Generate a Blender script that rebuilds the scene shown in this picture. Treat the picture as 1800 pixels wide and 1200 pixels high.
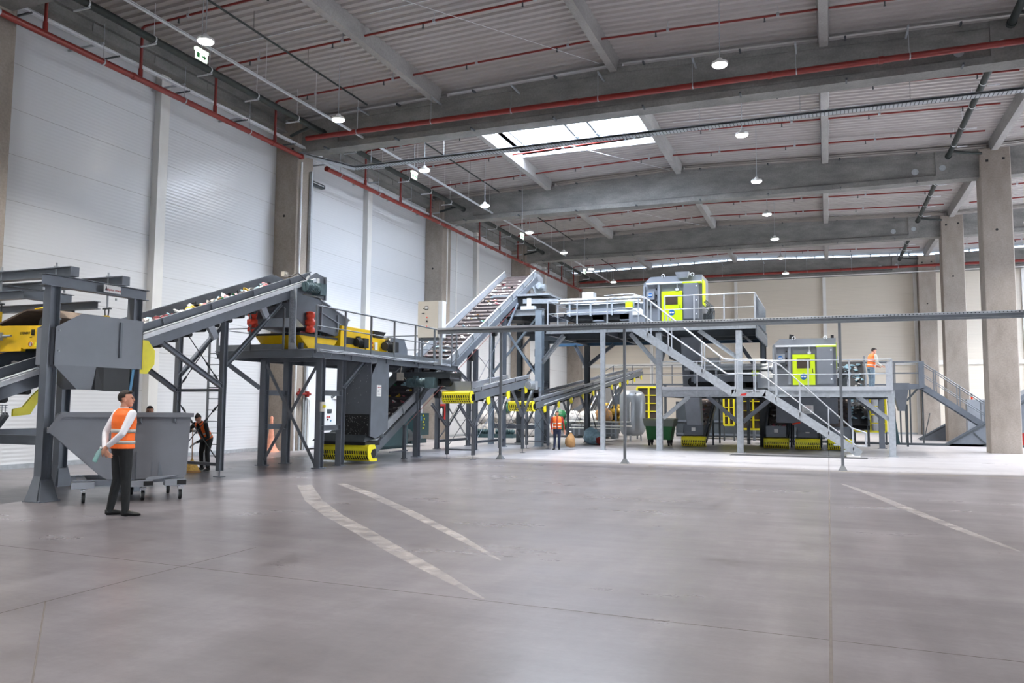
import bpy, bmesh, math, random
from mathutils import Vector, Matrix, Euler
for o in list(bpy.data.objects): bpy.data.objects.remove(o)
SC = bpy.context.scene
COL = SC.collection
RND = random.Random(7)
PI = math.pi
# ------------------------------------------------------------------ camera, world, exposure
EYE = Vector((0, 0, 1.66))
YAW, PITCH, ROLL, FPX = -0.3749, 0.0807, 0.0082, 1411.0
f0 = Vector((math.sin(YAW), math.cos(YAW), 0)); r0 = Vector((math.cos(YAW), -math.sin(YAW), 0)); u0 = Vector((0, 0, 1))
FW = f0*math.cos(PITCH)+u0*math.sin(PITCH); u1 = -f0*math.sin(PITCH)+u0*math.cos(PITCH)
RT = r0*math.cos(ROLL)+u1*math.sin(ROLL); UP = -r0*math.sin(ROLL)+u1*math.cos(ROLL)
cam = bpy.data.cameras.new('camera'); cam.sensor_width = 36; cam.lens = FPX/1800*36; cam.clip_end = 400
co = bpy.data.objects.new('camera', cam); COL.objects.link(co)
co.matrix_world = Matrix(((RT.x, UP.x, -FW.x, EYE.x), (RT.y, UP.y, -FW.y, EYE.y), (RT.z, UP.z, -FW.z, EYE.z), (0, 0, 0, 1)))
SC.camera = co
world = bpy.data.worlds.new('overcast_sky'); SC.world = world; world.use_nodes = True
wb = world.node_tree.nodes['Background']; wb.inputs[0].default_value = (0.80, 0.88, 1.0, 1); wb.inputs[1].default_value = 62.0
SC.view_settings.view_transform = 'Standard'; SC.view_settings.look = 'None'; SC.view_settings.gamma = 1.0
SC.view_settings.exposure = -0.46
SC.view_settings.use_curve_mapping = False
LAMP_W = 560.0
# ------------------------------------------------------------------ materials
MATS = {}
def _m(name):
    m = bpy.data.materials.new(name); m.use_nodes = True; MATS[name] = m
    return m, m.node_tree, m.node_tree.nodes['Principled BSDF']
def rgb(h):
    h = h.lstrip('#'); v = [int(h[i:i+2], 16)/255 for i in (0, 2, 4)]
    return tuple([(c/12.92 if c <= .04045 else ((c+.055)/1.055)**2.4) for c in v]+[1])
def mat(name, col, rough=.5, metal=0., var=.12, scale=6., bump=0., spec=None, stretch=(1, 1, 1)):
    """plain paint or metal with a little uneven tone and wear"""
    m, nt, b = _m(name); N = nt.nodes; L = nt.links
    c = rgb(col) if isinstance(col, str) else tuple(col)+(1,)
    tc = N.new('ShaderNodeTexCoord'); mp = N.new('ShaderNodeMapping'); mp.inputs['Scale'].default_value = stretch
    ns = N.new('ShaderNodeTexNoise'); ns.inputs['Scale'].default_value = scale; ns.inputs['Detail'].default_value = 4
    L.new(tc.outputs['Object'], mp.inputs[0]); L.new(mp.outputs[0], ns.inputs['Vector'])
    cr = N.new('ShaderNodeValToRGB'); cr.color_ramp.elements[0].position = .3; cr.color_ramp.elements[1].position = .7
    cr.color_ramp.elements[0].color = tuple([x*(1-var) for x in c[:3]]+[1]); cr.color_ramp.elements[1].color = tuple([min(1, x*(1+var)) for x in c[:3]]+[1])
    L.new(ns.outputs['Fac'], cr.inputs[0]); L.new(cr.outputs[0], b.inputs['Base Color'])
    b.inputs['Roughness'].default_value = rough; b.inputs['Metallic'].default_value = metal
    if spec is not None: b.inputs['Specular IOR Level'].default_value = spec
    if bump:
        bp = N.new('ShaderNodeBump'); bp.inputs['Strength'].default_value = bump; bp.inputs['Distance'].default_value = .02
        L.new(ns.outputs['Fac'], bp.inputs['Height']); L.new(bp.outputs[0], b.inputs['Normal'])
    return m
def emis(name, col, s):
    m, nt, b = _m(name); b.inputs['Base Color'].default_value = tuple(col)+(1,)
    b.inputs['Emission Color'].default_value = tuple(col)+(1,); b.inputs['Emission Strength'].default_value = s
    return m
def glassm(name, col, mix=.12, rough=.05):
    """thin clear sheet: mostly see-through, a little sheen"""
    m, nt, b = _m(name); N = nt.nodes; L = nt.links
    t = N.new('ShaderNodeBsdfTransparent'); t.inputs[0].default_value = tuple(col)+(1,)
    mx = N.new('ShaderNodeMixShader'); mx.inputs[0].default_value = mix
    b.inputs['Roughness'].default_value = rough; b.inputs['Base Color'].default_value = tuple(col)+(1,)
    L.new(t.outputs[0], mx.inputs[1]); L.new(b.outputs[0], mx.inputs[2]); L.new(mx.outputs[0], N['Material Output'].inputs[0])
    return m
mat('steel', '#666C74', .42, .1, .10, 3); mat('steel_light', '#8E939A', .42, .15, .08, 3); mat('steel_dark', '#43494D', .5, .1, .12, 3)
mat('galv', '#A9AFB4', .42, .3, .12, 9); mat('galv_bright', '#DDE1E4', .38, .1, .08, 9); mat('rail_white', '#B9BDC2', .4, .3, .06, 8)
mat('rail_grey', '#6C7176', .45, .3, .08, 8); mat('skip_grey', '#75787F', .5, .1, .07, 2); mat('hopper_grey', '#7A7E85', .45, .1, .05, 2)
mat('yellow', '#F2C60E', .42, 0, .06, 4); mat('guard_yellow', '#F8EA2C', .45, 0, .06, 5); mat('lime', '#CFEA14', .4, 0, .04, 4)
mat('rubber', '#17191B', .6, 0, .2, 12); mat('belt', '#2A2B2D', .7, 0, .25, 10); mat('cleat_belt_brightened', '#8E827E', .75, 0, .25, 14); mat('cleat_belt', '#3D3638', .75, 0, .25, 14)  # the paler cleated belt makes up for missing light under the platform
mat('red_pipe', '#7A2019', .4, 0, .10, 3); mat('red_motor', '#E2452A', .45, 0, .1, 8); mat('red', '#B0221E', .5, 0, .1, 6)
mat('black', '#121415', .5, 0, .15, 8); mat('insulation', '#1E2624', .6, 0, .25, 6); mat('white', '#E6E6E3', .5, 0, .03, 4)
mat('cab_cream', '#C9C3B6', .5, 0, .03, 4); mat('cab_white', '#DADCDD', .5, 0, .03, 4); mat('cable', '#8E9399', .6, 0, .25, 30)
mat('green_bin', '#1B6A33', .5, 0, .1, 4); mat('machine_green', '#2E4A50', .5, 0, .1, 4); mat('tank', '#A2A8AD', .36, .45, .10, 2.5, stretch=(1, 1, .3))
mat('motor_teal', '#4C6166', .5, .2, .15, 12); mat('cardboard', '#9A7448', .8, 0, .15, 8); mat('sack', '#B08A58', .9, 0, .2, 20, .3)
mat('straw', '#C9A55A', .9, 0, .3, 40, .5); mat('film_white', '#CFCBC6', .55, 0, .25, 9, .6); mat('film_yellow', '#B9952A', .6, 0, .45, 9, .7)
mat('film_green', '#1E6B40', .5, 0, .4, 9, .7); mat('film_blue', '#8FB0BE', .45, 0, .25, 9, .6); mat('film_pink', '#C9737B', .5, 0, .25, 9, .5)
mat('skin', '#C68F76', .55, 0, .06, 20); mat('skin_tan', '#A97860', .55, 0, .06, 20); mat('hair', '#231B16', .7, 0, .3, 60, .4); mat('orange_vest', '#FF7428', .6, 0, .05, 10, .1)
mat('reflective', '#B7B4AE', .35, .2, .08, 30); mat('shirt', '#DFE0E6', .7, 0, .05, 14, .25); mat('black_cloth', '#15181A', .8, 0, .2, 14, .25); mat('navy_cloth', '#252C46', .8, 0, .2, 14, .25)
mat('shoe', '#0E0F10', .3, 0, .1, 8); mat('brown_belt', '#6E5F52', .8, 0, .2, 8); mat('orange_net', '#C98A72', .8, 0, .2, 8); mat('wood', '#A07B55', .7, 0, .2, 9, stretch=(1, 1, .1)); mat('denim', '#6F8190', .8, 0, .2, 14)
mat('red_shirt', '#9A2E26', .8, 0, .15, 14); mat('sign_blue', '#1D62A8', .4, 0, .02, 4); mat('window_dark', '#4A4038', .15, 0, .1, 4); mat('navy_beam', '#3A5A74', .5, 0, .1, 4)
mat('glove', '#8C8E90', .8, 0, .1, 14); mat('column_blue', '#8E9BA6', .4, .35, .08, 3); mat('bottle_cap', '#DADADA', .4)
emis('lamp_glow', (1, .94, .86), 80.); emis('exit_glow', (.85, 1, .82), 1.7); mat('exit_green', '#2E8A4A', .5)
glassm('skylight_pane', (.97, .98, 1), .10); glassm('frosted_pane', (.30, .32, .34), .12, .4); glassm('bottle', (.62, .86, .84), .35, .1)
glassm('bag_film', (.42, .47, .42), .45, .3)

def concrete(name, dark, light, scale=.6, stretch=(1, 1, 1), rough=.8, bump=.15):
    m, nt, b = _m(name); N = nt.nodes; L = nt.links
    tc = N.new('ShaderNodeTexCoord'); mp = N.new('ShaderNodeMapping'); mp.inputs['Scale'].default_value = stretch
    L.new(tc.outputs['Object'], mp.inputs[0])
    n1 = N.new('ShaderNodeTexNoise'); n1.inputs['Scale'].default_value = scale; n1.inputs['Detail'].default_value = 8; n1.inputs['Roughness'].default_value = .62
    n2 = N.new('ShaderNodeTexNoise'); n2.inputs['Scale'].default_value = 18; n2.inputs['Detail'].default_value = 5
    L.new(mp.outputs[0], n1.inputs['Vector']); L.new(tc.outputs['Object'], n2.inputs['Vector'])
    cr = N.new('ShaderNodeValToRGB'); cr.color_ramp.elements[0].position = .33; cr.color_ramp.elements[1].position = .68
    cr.color_ramp.elements[0].color = rgb(dark); cr.color_ramp.elements[1].color = rgb(light)
    L.new(n1.outputs['Fac'], cr.inputs[0])
    mx = N.new('ShaderNodeMix'); mx.data_type = 'RGBA'; mx.blend_type = 'SOFT_LIGHT'; mx.inputs[0].default_value = .35
    L.new(cr.outputs[0], mx.inputs['A']); L.new(n2.outputs['Fac'], mx.inputs['B']); L.new(mx.outputs['Result'], b.inputs['Base Color'])
    b.inputs['Roughness'].default_value = rough
    bp = N.new('ShaderNodeBump'); bp.inputs['Strength'].default_value = bump; bp.inputs['Distance'].default_value = .01
    L.new(n2.outputs['Fac'], bp.inputs['Height']); L.new(bp.outputs[0], b.inputs['Normal'])
    return m
concrete('beam_concrete', '#6B6B69', '#898885', .8, (1, 1, 2.5)); concrete('column_concrete', '#81786F', '#9A9188', 1.1, (1, 1, .5)); concrete('purlin_concrete', '#83817F', '#A09E9B', .7, (1, .4, 1))

def floor_mat():
    m, nt, b = _m('floor_screed'); N = nt.nodes; L = nt.links
    tc = N.new('ShaderNodeTexCoord')
    def noise(scale, st, det=6, rg=.6, rot=0):
        mp = N.new('ShaderNodeMapping'); mp.inputs['Scale'].default_value = st; mp.inputs['Rotation'].default_value = (0, 0, rot)
        n = N.new('ShaderNodeTexNoise'); n.inputs['Scale'].default_value = scale; n.inputs['Detail'].default_value = det; n.inputs['Roughness'].default_value = rg
        L.new(tc.outputs['Object'], mp.inputs[0]); L.new(mp.outputs[0], n.inputs['Vector']); return n.outputs['Fac']
    a = noise(.16, (1, 1, 1), 8, .65); c = noise(.9, (.35, 1.2, 1), 8, .65, .35); d = noise(1.6, (1.6, .25, 1), 6, .6, -.5); e = noise(14, (1, 1, 1), 4)
    def math_(op, x, y):
        n = N.new('ShaderNodeMath'); n.operation = op
        for k, v in enumerate((x, y)):
            if isinstance(v, (int, float)): n.inputs[k].default_value = v
            else: L.new(v, n.inputs[k])
        return n.outputs[0]
    s = math_('ADD', math_('MULTIPLY', a, .42), math_('ADD', math_('MULTIPLY', c, .28), math_('ADD', math_('MULTIPLY', d, .2), math_('MULTIPLY', e, .10))))
    cr = N.new('ShaderNodeValToRGB'); E = cr.color_ramp.elements
    E[0].position = .36; E[0].color = rgb('#67636500'[:7]); E[1].position = .64; E[1].color = rgb('#A29FA2')
    k = cr.color_ramp.elements.new(.5); k.color = rgb('#837F81')
    L.new(s, cr.inputs[0])
    sm = noise(1.7, (1, .6, 1), 5, .5, .9); sr = N.new('ShaderNodeValToRGB'); sr.color_ramp.elements[0].position = .64; sr.color_ramp.elements[0].color = (1, 1, 1, 1); sr.color_ramp.elements[1].position = .74; sr.color_ramp.elements[1].color = (.78, .76, .74, 1)
    L.new(sm, sr.inputs[0]); mm = N.new('ShaderNodeMix'); mm.data_type = 'RGBA'; mm.blend_type = 'MULTIPLY'; mm.inputs[0].default_value = 1
    L.new(cr.outputs[0], mm.inputs['A']); L.new(sr.outputs[0], mm.inputs['B']); 
    # floor colour: paler beyond a wavering line in front of the plant, darker nearer
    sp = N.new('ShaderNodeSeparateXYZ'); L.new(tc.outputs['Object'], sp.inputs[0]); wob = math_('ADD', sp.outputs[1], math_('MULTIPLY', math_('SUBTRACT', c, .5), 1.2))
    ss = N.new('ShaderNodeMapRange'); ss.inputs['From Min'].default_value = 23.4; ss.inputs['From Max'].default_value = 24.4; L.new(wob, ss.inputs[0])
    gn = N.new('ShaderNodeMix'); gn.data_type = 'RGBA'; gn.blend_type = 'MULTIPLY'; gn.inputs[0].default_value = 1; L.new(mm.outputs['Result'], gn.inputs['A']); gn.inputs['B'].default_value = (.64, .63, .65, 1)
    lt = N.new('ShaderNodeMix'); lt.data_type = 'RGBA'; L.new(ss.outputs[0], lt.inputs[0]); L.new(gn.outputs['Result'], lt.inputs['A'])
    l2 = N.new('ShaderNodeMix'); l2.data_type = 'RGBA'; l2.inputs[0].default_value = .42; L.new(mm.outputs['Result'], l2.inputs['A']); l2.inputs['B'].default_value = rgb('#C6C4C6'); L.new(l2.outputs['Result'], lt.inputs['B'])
    L.new(lt.outputs['Result'], b.inputs['Base Color'])
    rr = N.new('ShaderNodeMapRange'); rr.inputs['From Min'].default_value = .35; rr.inputs['From Max'].default_value = .65; rr.inputs['To Min'].default_value = .34; rr.inputs['To Max'].default_value = .27
    L.new(c, rr.inputs[0]); L.new(rr.outputs[0], b.inputs['Roughness'])
    bp = N.new('ShaderNodeBump'); bp.inputs['Strength'].default_value = .06; bp.inputs['Distance'].default_value = .01
    L.new(e, bp.inputs['Height']); L.new(bp.outputs[0], b.inputs['Normal'])
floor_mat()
def panel_mat(name, col, pitch=1.17, off=.31, rough=.33, seam=.5):
    """white sandwich panel: horizontal joints and fine ribs"""
    m, nt, b = _m(name); N = nt.nodes; L = nt.links
    g = N.new('ShaderNodeNewGeometry'); sp = N.new('ShaderNodeSeparateXYZ'); L.new(g.outputs['Position'], sp.inputs[0])
    def M(op, x, y=0.):
        n = N.new('ShaderNodeMath'); n.operation = op
        for k, v in enumerate((x, y)):
            if isinstance(v, (int, float)): n.inputs[k].default_value = v
            else: L.new(v, n.inputs[k])
        return n.outputs[0]
    fr = M('FRACT', M('DIVIDE', M('ADD', sp.outputs[2], off), pitch))
    joint = M('LESS_THAN', fr, .012)
    rib = M('SINE', M('MULTIPLY', sp.outputs[2], 2*PI/.10))
    mx = N.new('ShaderNodeMix'); mx.data_type = 'RGBA'; mx.inputs['A'].default_value = rgb(col); mx.inputs['B'].default_value = rgb('#8B8B8A')
    L.new(M('MULTIPLY', joint, seam), mx.inputs[0]); L.new(mx.outputs['Result'], b.inputs['Base Color'])
    b.inputs['Roughness'].default_value = rough; b.inputs['Specular IOR Level'].default_value = .5
    bp = N.new('ShaderNodeBump'); bp.inputs['Strength'].default_value = .25; bp.inputs['Distance'].default_value = .004
    L.new(M('SUBTRACT', rib, M('MULTIPLY', joint, 3.)), bp.inputs['Height']); L.new(bp.outputs[0], b.inputs['Normal'])
panel_mat('wall_panel', '#D2D5D8', 1.17, .31, .20, .55); panel_mat('wall_panel_back', '#D3CBBD', 1.17, .31, .4, .2)
mat('deck', '#AAA5A2', .5, .1, .05, 1.2); mat('trim_white', '#DBDBD8', .4, .05, .03, 3); mat('frame_dark', '#3E4649', .5, .2, .1, 4); mat('curb_white', '#EDEFF5', .6, 0, .02, 4)
mat('faint_line', '#B7A98C', .5, 0, .2, 6); mat('trench', '#3A3A3B', .7, .2, .15, 8); mat('joint', '#5E5855', .9, 0, .2, 8); mat('tyre_mark', '#C2BCB9', .5, 0, .10, 5, stretch=(1, 1, 1)); mat('blue_light', '#3C7FA8', .4)

# ------------------------------------------------------------------ mesh kit
class MB:
    def __init__(s): s.v = []; s.f = []; s.mi = []; s.k = 0; s.sm = []
    def m(s, k): s.k = k; return s
    def add(s, vs, fs, smooth=False):
        n = len(s.v); s.v += [Vector(p) for p in vs]
        for f in fs: s.f.append([n+i for i in f]); s.mi.append(s.k); s.sm.append(smooth)
        return s
    def box(s, x0, x1, y0, y1, z0, z1):
        v = [(x, y, z) for z in (z0, z1) for y in (y0, y1) for x in (x0, x1)]
        return s.add(v, [(0, 2, 3, 1), (4, 5, 7, 6), (0, 1, 5, 4), (2, 6, 7, 3), (0, 4, 6, 2), (1, 3, 7, 5)])
    def frame(s, a, b, up=(0, 0, 1)):
        a, b = Vector(a), Vector(b); d = (b-a).normalized(); u = Vector(up)
        if abs(d.dot(u)) > .98: u = Vector((0, 1, 0)) if abs(d.y) < .9 else Vector((1, 0, 0))
        side = d.cross(u).normalized(); u = side.cross(d).normalized(); return a, b, d, side, u
    def loft(s, a, b, prof, up=(0, 0, 1), smooth=False):
        a, b, d, sd, u = s.frame(a, b, up); n = len(prof)
        vs = [p+sd*x+u*y for p in (a, b) for x, y in prof]
        fs = [(i, (i+1) % n, n+(i+1) % n, n+i) for i in range(n)]
        s.add(vs, fs, smooth); s.add(vs[:n], [tuple(range(n))[::-1]]); s.add(vs[n:], [tuple(range(n))]); return s
    def bar(s, a, b, w, h=None, up=(0, 0, 1)):
        h = h or w; return s.loft(a, b, [(-w/2, -h/2), (w/2, -h/2), (w/2, h/2), (-w/2, h/2)], up)
    def ibeam(s, a, b, w, h, t=.012, up=(0, 0, 1)):
        """H / I section, flanges across 'up'"""
        W, Hh, t = w/2, h/2, max(t, .012)
        p = [(-W, -Hh), (W, -Hh), (W, -Hh+t), (t/2, -Hh+t), (t/2, Hh-t), (W, Hh-t), (W, Hh), (-W, Hh), (-W, Hh-t), (-t/2, Hh-t), (-t/2, -Hh+t), (-W, -Hh+t)]
        A, B, d, sd, u = s.frame(a, b, up)
        vs = [q+sd*x+u*y for q in (A, B) for x, y in p]; n = 12
        s.add(vs, [(i, (i+1) % n, n+(i+1) % n, n+i) for i in range(n)])
        for o in (0, n):
            q = [(o, o+1, o+2, o+11), (o+3, o+4, o+9, o+10), (o+5, o+6, o+7, o+8)]
            s.add([], []) ; base = len(s.v)-2*n
            for f in q: s.f.append([base+i for i in f]); s.mi.append(s.k); s.sm.append(False)
        return s
    def chan(s, a, b, w, h, t=.012, up=(0, 0, 1), flip=1):
        """C section, web at -side"""
        W, Hh = w/2*flip, h/2
        return s.bar_off(a, b, t, h, -W, 0, up).bar_off(a, b, w, t, 0, Hh-t/2, up).bar_off(a, b, w, t, 0, -Hh+t/2, up)
    def bar_off(s, a, b, w, h, dx, dz, up=(0, 0, 1)):
        return s.loft(a, b, [(dx-w/2, dz-h/2), (dx+w/2, dz-h/2), (dx+w/2, dz+h/2), (dx-w/2, dz+h/2)], up)
    def tube(s, pts, r, n=8, caps=True):
        pts = [Vector(p) for p in pts]; rings = []
        rr = r if isinstance(r, (list, tuple)) else [r]*len(pts)
        ref = None
        for i, p in enumerate(pts):
            d = (pts[min(i+1, len(pts)-1)]-pts[max(i-1, 0)]).normalized()
            if ref is None or abs(ref.dot(d)) > .99: ref = Vector((0, 0, 1)) if abs(d.z) < .9 else Vector((1, 0, 0))
            a = d.cross(ref).normalized(); b = a.cross(d).normalized(); ref = b
            rings.append([p+(a*math.cos(2*PI*k/n)+b*math.sin(2*PI*k/n))*rr[i] for k in range(n)])
        vs = [q for rg in rings for q in rg]; fs = []
        for i in range(len(pts)-1):
            for k in range(n): fs.append((i*n+k, i*n+(k+1) % n, (i+1)*n+(k+1) % n, (i+1)*n+k))
        s.add(vs, fs, True)
        if caps: s.add(rings[0], [tuple(range(n))[::-1]]); s.add(rings[-1], [tuple(range(n))])
        return s
    def cyl(s, a, b, r, n=12): return s.tube([a, b], r, n)
    def lathe(s, c, prof, n=16, axis='Z', smooth=True):
        c = Vector(c); vs = []; fs = []
        for r, z in prof:
            for k in range(n):
                a = 2*PI*k/n; x, y = r*math.cos(a), r*math.sin(a)
                vs.append(c+(Vector((x, y, z)) if axis == 'Z' else Vector((z, x, y)) if axis == 'X' else Vector((y, z, x))))
        for i in range(len(prof)-1):
            for k in range(n): fs.append((i*n+k, i*n+(k+1) % n, (i+1)*n+(k+1) % n, (i+1)*n+k))
        s.add(vs, fs, smooth)
        if prof[0][0] > 1e-4: s.add(vs[:n], [tuple(range(n))[::-1]])
        if prof[-1][0] > 1e-4: s.add(vs[-n:], [tuple(range(n))])
        return s
    def prism(s, poly, vec):
        n = len(poly); a = [Vector(p) for p in poly]; v = Vector(vec); vs = a+[p+v for p in a]
        return s.add(vs, [tuple(range(n))[::-1], tuple(range(n, 2*n))]+[(i, (i+1) % n, n+(i+1) % n, n+i) for i in range(n)])
    def shell(s, poly, vec, th):
        """open-ended prism (no end faces) of thin sheet"""
        n = len(poly)
        for i in range(n):
            a, b = Vector(poly[i]), Vector(poly[(i+1) % n]); v = Vector(vec)
            c = sum((Vector(p) for p in poly), Vector())/n; m_ = (a+b)/2; nn = (b-a).cross(v).normalized()
            if nn.dot(c-m_) < 0: nn = -nn
            s.prism([a, b, b+nn*th, a+nn*th], v)
        return s
    def hull8(s, lo, hi): # two 4-point loops
        return s.add(list(lo)+list(hi), [(0, 3, 2, 1), (4, 5, 6, 7), (0, 1, 5, 4), (1, 2, 6, 5), (2, 3, 7, 6), (3, 0, 4, 7)])
    def sph(s, c, rx, ry=None, rz=None, n=12, rot=None, jit=0., rnd=None):
        ry = ry or rx; rz = rz or rx; c = Vector(c); m = max(4, n*2//3); vs = []; fs = []
        for i in range(m+1):
            th = PI*i/m
            for k in range(n):
                ph = 2*PI*k/n; p = Vector((rx*math.sin(th)*math.cos(ph), ry*math.sin(th)*math.sin(ph), rz*math.cos(th)))
                if jit and 0 < i < m: p *= 1+(rnd or RND).uniform(-jit, jit)
                if rot: p = rot @ p
                vs.append(c+p)
        for i in range(m):
            for k in range(n): fs.append((i*n+k, (i+1)*n+k, (i+1)*n+(k+1) % n, i*n+(k+1) % n))
        return s.add(vs, fs, True)
    def cut(s):
        s.cuts = getattr(s, 'cuts', []) + [(len(s.v), len(s.f))]; return s
    def build_each(s, name, mats, parent=None):
        """every piece between two cuts becomes a part of its own"""
        c = [(0, 0)]+[q for q in getattr(s, 'cuts', [])]+[(len(s.v), len(s.f))]; out = []
        for (v0, f0), (v1, f1) in zip(c, c[1:]):
            if f1 <= f0: continue
            b = MB(); b.v = s.v[v0:v1]; b.f = [[i-v0 for i in f] for f in s.f[f0:f1]]; b.mi = s.mi[f0:f1]; b.sm = s.sm[f0:f1]
            out.append(b.build(name, mats, parent))
        return out
    def build(s, name, mats, parent=None, org=None):
        if isinstance(mats, str): mats = [mats]
        me = bpy.data.meshes.new(name)
        if parent is not None: o_ = Vector(parent['_org'])
        elif org is not None: o_ = Vector(org)
        else:
            xs = [p.x for p in s.v]; ys = [p.y for p in s.v]; zs = [p.z for p in s.v]
            o_ = Vector(((min(xs)+max(xs))/2, (min(ys)+max(ys))/2, min(zs)))
        me.from_pydata([p-o_ for p in s.v], [], s.f)
        for mm in mats: me.materials.append(MATS[mm])
        me.polygons.foreach_set('material_index', s.mi); me.polygons.foreach_set('use_smooth', s.sm)
        me.update(); bm = bmesh.new(); bm.from_mesh(me); bmesh.ops.recalc_face_normals(bm, faces=bm.faces); bm.to_mesh(me); bm.free()
        ob = bpy.data.objects.new(name, me); COL.objects.link(ob); ob['_org'] = list(o_)
        if parent is not None: ob.parent = parent
        else: ob.location = o_
        return ob
def tag(o, label=None, cat=None, group=None, kind=None):
    if label: o['label'] = label
    if cat: o['category'] = cat
    if group: o['group'] = group
    if kind: o['kind'] = kind
    return o
def thing(name, label, cat, org, group=None):
    o = bpy.data.objects.new(name, None); o.empty_display_size = .2; COL.objects.link(o); o.location = org; o['_org'] = list(org)
    return tag(o, label, cat, group)
def kids(o): return [c for c in bpy.data.objects if c.parent == o]
def dup(root, loc, label, rotz=None, group=None):
    r = root.copy(); COL.objects.link(r); r.location = loc; r['label'] = label
    if rotz is not None: r.rotation_euler = (0, 0, rotz)
    if group: r['group'] = group
    for ch in kids(root):
        c = ch.copy(); COL.objects.link(c); c.parent = r
        for g in kids(ch):
            d = g.copy(); COL.objects.link(d); d.parent = c
    return r
def text(body, center, size, face, mname, parent, name='lettering', ext=.002, right=None):
    """raised lettering; face = outward normal"""
    cu = bpy.data.curves.new('tx', 'FONT'); cu.body = body; cu.size = size; cu.align_x = 'CENTER'; cu.align_y = 'CENTER'; cu.extrude = ext
    t = bpy.data.objects.new('tx', cu); COL.objects.link(t); dg = bpy.context.evaluated_depsgraph_get()
    me = bpy.data.meshes.new_from_object(t.evaluated_get(dg)); bpy.data.objects.remove(t); bpy.data.curves.remove(cu)
    n = Vector(face).normalized(); x = Vector((0, 0, 1)).cross(n).normalized(); y = n.cross(x)
    for v in me.vertices: v.co = Vector(center)+x*v.co.x+y*v.co.y+n*v.co.z-Vector(parent['_org'])
    me.materials.clear(); me.materials.append(MATS[mname])
    o = bpy.data.objects.new(name, me); COL.objects.link(o); o.parent = parent; o['_org'] = parent['_org']
    return o

m_ = MATS['tyre_mark']; nt = m_.node_tree; N = nt.nodes; L = nt.links; pb = N['Principled BSDF']
tr_ = N.new('ShaderNodeBsdfTransparent'); mx_ = N.new('ShaderNodeMixShader'); tc_ = N.new('ShaderNodeTexCoord'); ns_ = N.new('ShaderNodeTexNoise'); ns_.inputs['Scale'].default_value = 3.5; ns_.inputs['Detail'].default_value = 7
rp_ = N.new('ShaderNodeValToRGB'); rp_.color_ramp.elements[0].position = .28; rp_.color_ramp.elements[0].color = (0, 0, 0, 1); rp_.color_ramp.elements[1].position = .72; rp_.color_ramp.elements[1].color = (.5, .5, .5, 1)
L.new(tc_.outputs['Object'], ns_.inputs['Vector']); L.new(ns_.outputs['Fac'], rp_.inputs[0]); L.new(rp_.outputs[0], mx_.inputs[0]); L.new(tr_.outputs[0], mx_.inputs[1]); L.new(pb.outputs[0], mx_.inputs[2]); L.new(mx_.outputs[0], N['Material Output'].inputs[0])
# ------------------------------------------------------------------ the hall
ROWS = [0.05, 12.05, 24.05, 36.05, 48.05, 60.05]
def top(x):                      # top of the roof beams, ridge in the middle of each nave
    return 12.48-.028*abs(x+6.15) if x < 6.4 else 12.48-.028*abs(x-18.95)
def deck(x): return top(x)+.30
# floor
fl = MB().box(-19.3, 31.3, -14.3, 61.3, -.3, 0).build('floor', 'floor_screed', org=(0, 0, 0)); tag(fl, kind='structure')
def strip(pts, w, z, mname, name, label, cat):
    b = MB(); P = [Vector(p+(0,)) for p in pts]; L_, R_ = [], []
    for i, p in enumerate(P):
        d = (P[min(i+1, len(P)-1)]-P[max(i-1, 0)]).normalized(); n = Vector((-d.y, d.x, 0)); ww = w[i] if isinstance(w, list) else w
        L_.append(p+n*ww/2); R_.append(p-n*ww/2)
    k = len(P); b.add([q+Vector((0, 0, z)) for q in L_+R_], [(i, k+i, k+i+1, i+1) for i in range(k-1)])
    o = b.build(name, mname); tag(o, label, cat, kind='structure'); return o
strip([(-.02, -12), (-.02, 35.6)], .022, .001, 'joint', 'trim_floor_joint', 'long straight expansion joint in the floor', 'joint')
strip([(-19, 7.0), (31, 5.35)], .012, .001, 'joint', 'trim_floor_joint', 'fine saw cut running across the near floor', 'joint')
strip([(-18, 3.5), (-5.6, 4.45), (0, 4.9)], .001, .0005, 'joint', 'trim_floor_joint', 'hair joint', 'joint') if 0 else None
# wheel scuffs, long pale arcs on the floor
def arc(c, r, a0, a1, n=28): return [(c[0]+r*math.cos(a0+(a1-a0)*i/n), c[1]+r*math.sin(a0+(a1-a0)*i/n)) for i in range(n+1)]
# left wall
wl = MB().box(-19.25, -19, -14.3, 61.25, 0, 12.6).build('wall_left', 'wall_panel', org=(0, 0, 0)); tag(wl, kind='structure')
wk = MB().box(-19.25, 31.3, 61, 61.25, 0, 12.15); wk = wk.build('wall_back', 'wall_panel_back', org=(0, 0, 0)); tag(wk, kind='structure')
# clerestory glazing above the last beam
cg = MB().box(-19, 31.3, 61.08, 61.1, 12.15, 12.95).build('window_clerestory', 'frosted_pane', org=(0, 0, 0)); tag(cg, kind='structure')
fr = MB()
for i in range(42): fr.box(-19+i*1.22, -18.95+i*1.22, 61.02, 61.16, 12.15, 12.95)
fr.box(-19, 31.3, 61.02, 61.16, 12.9, 12.98).build('trim_clerestory_frame', 'frame_dark'); tag(bpy.data.objects['trim_clerestory_frame'], kind='structure')
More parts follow.
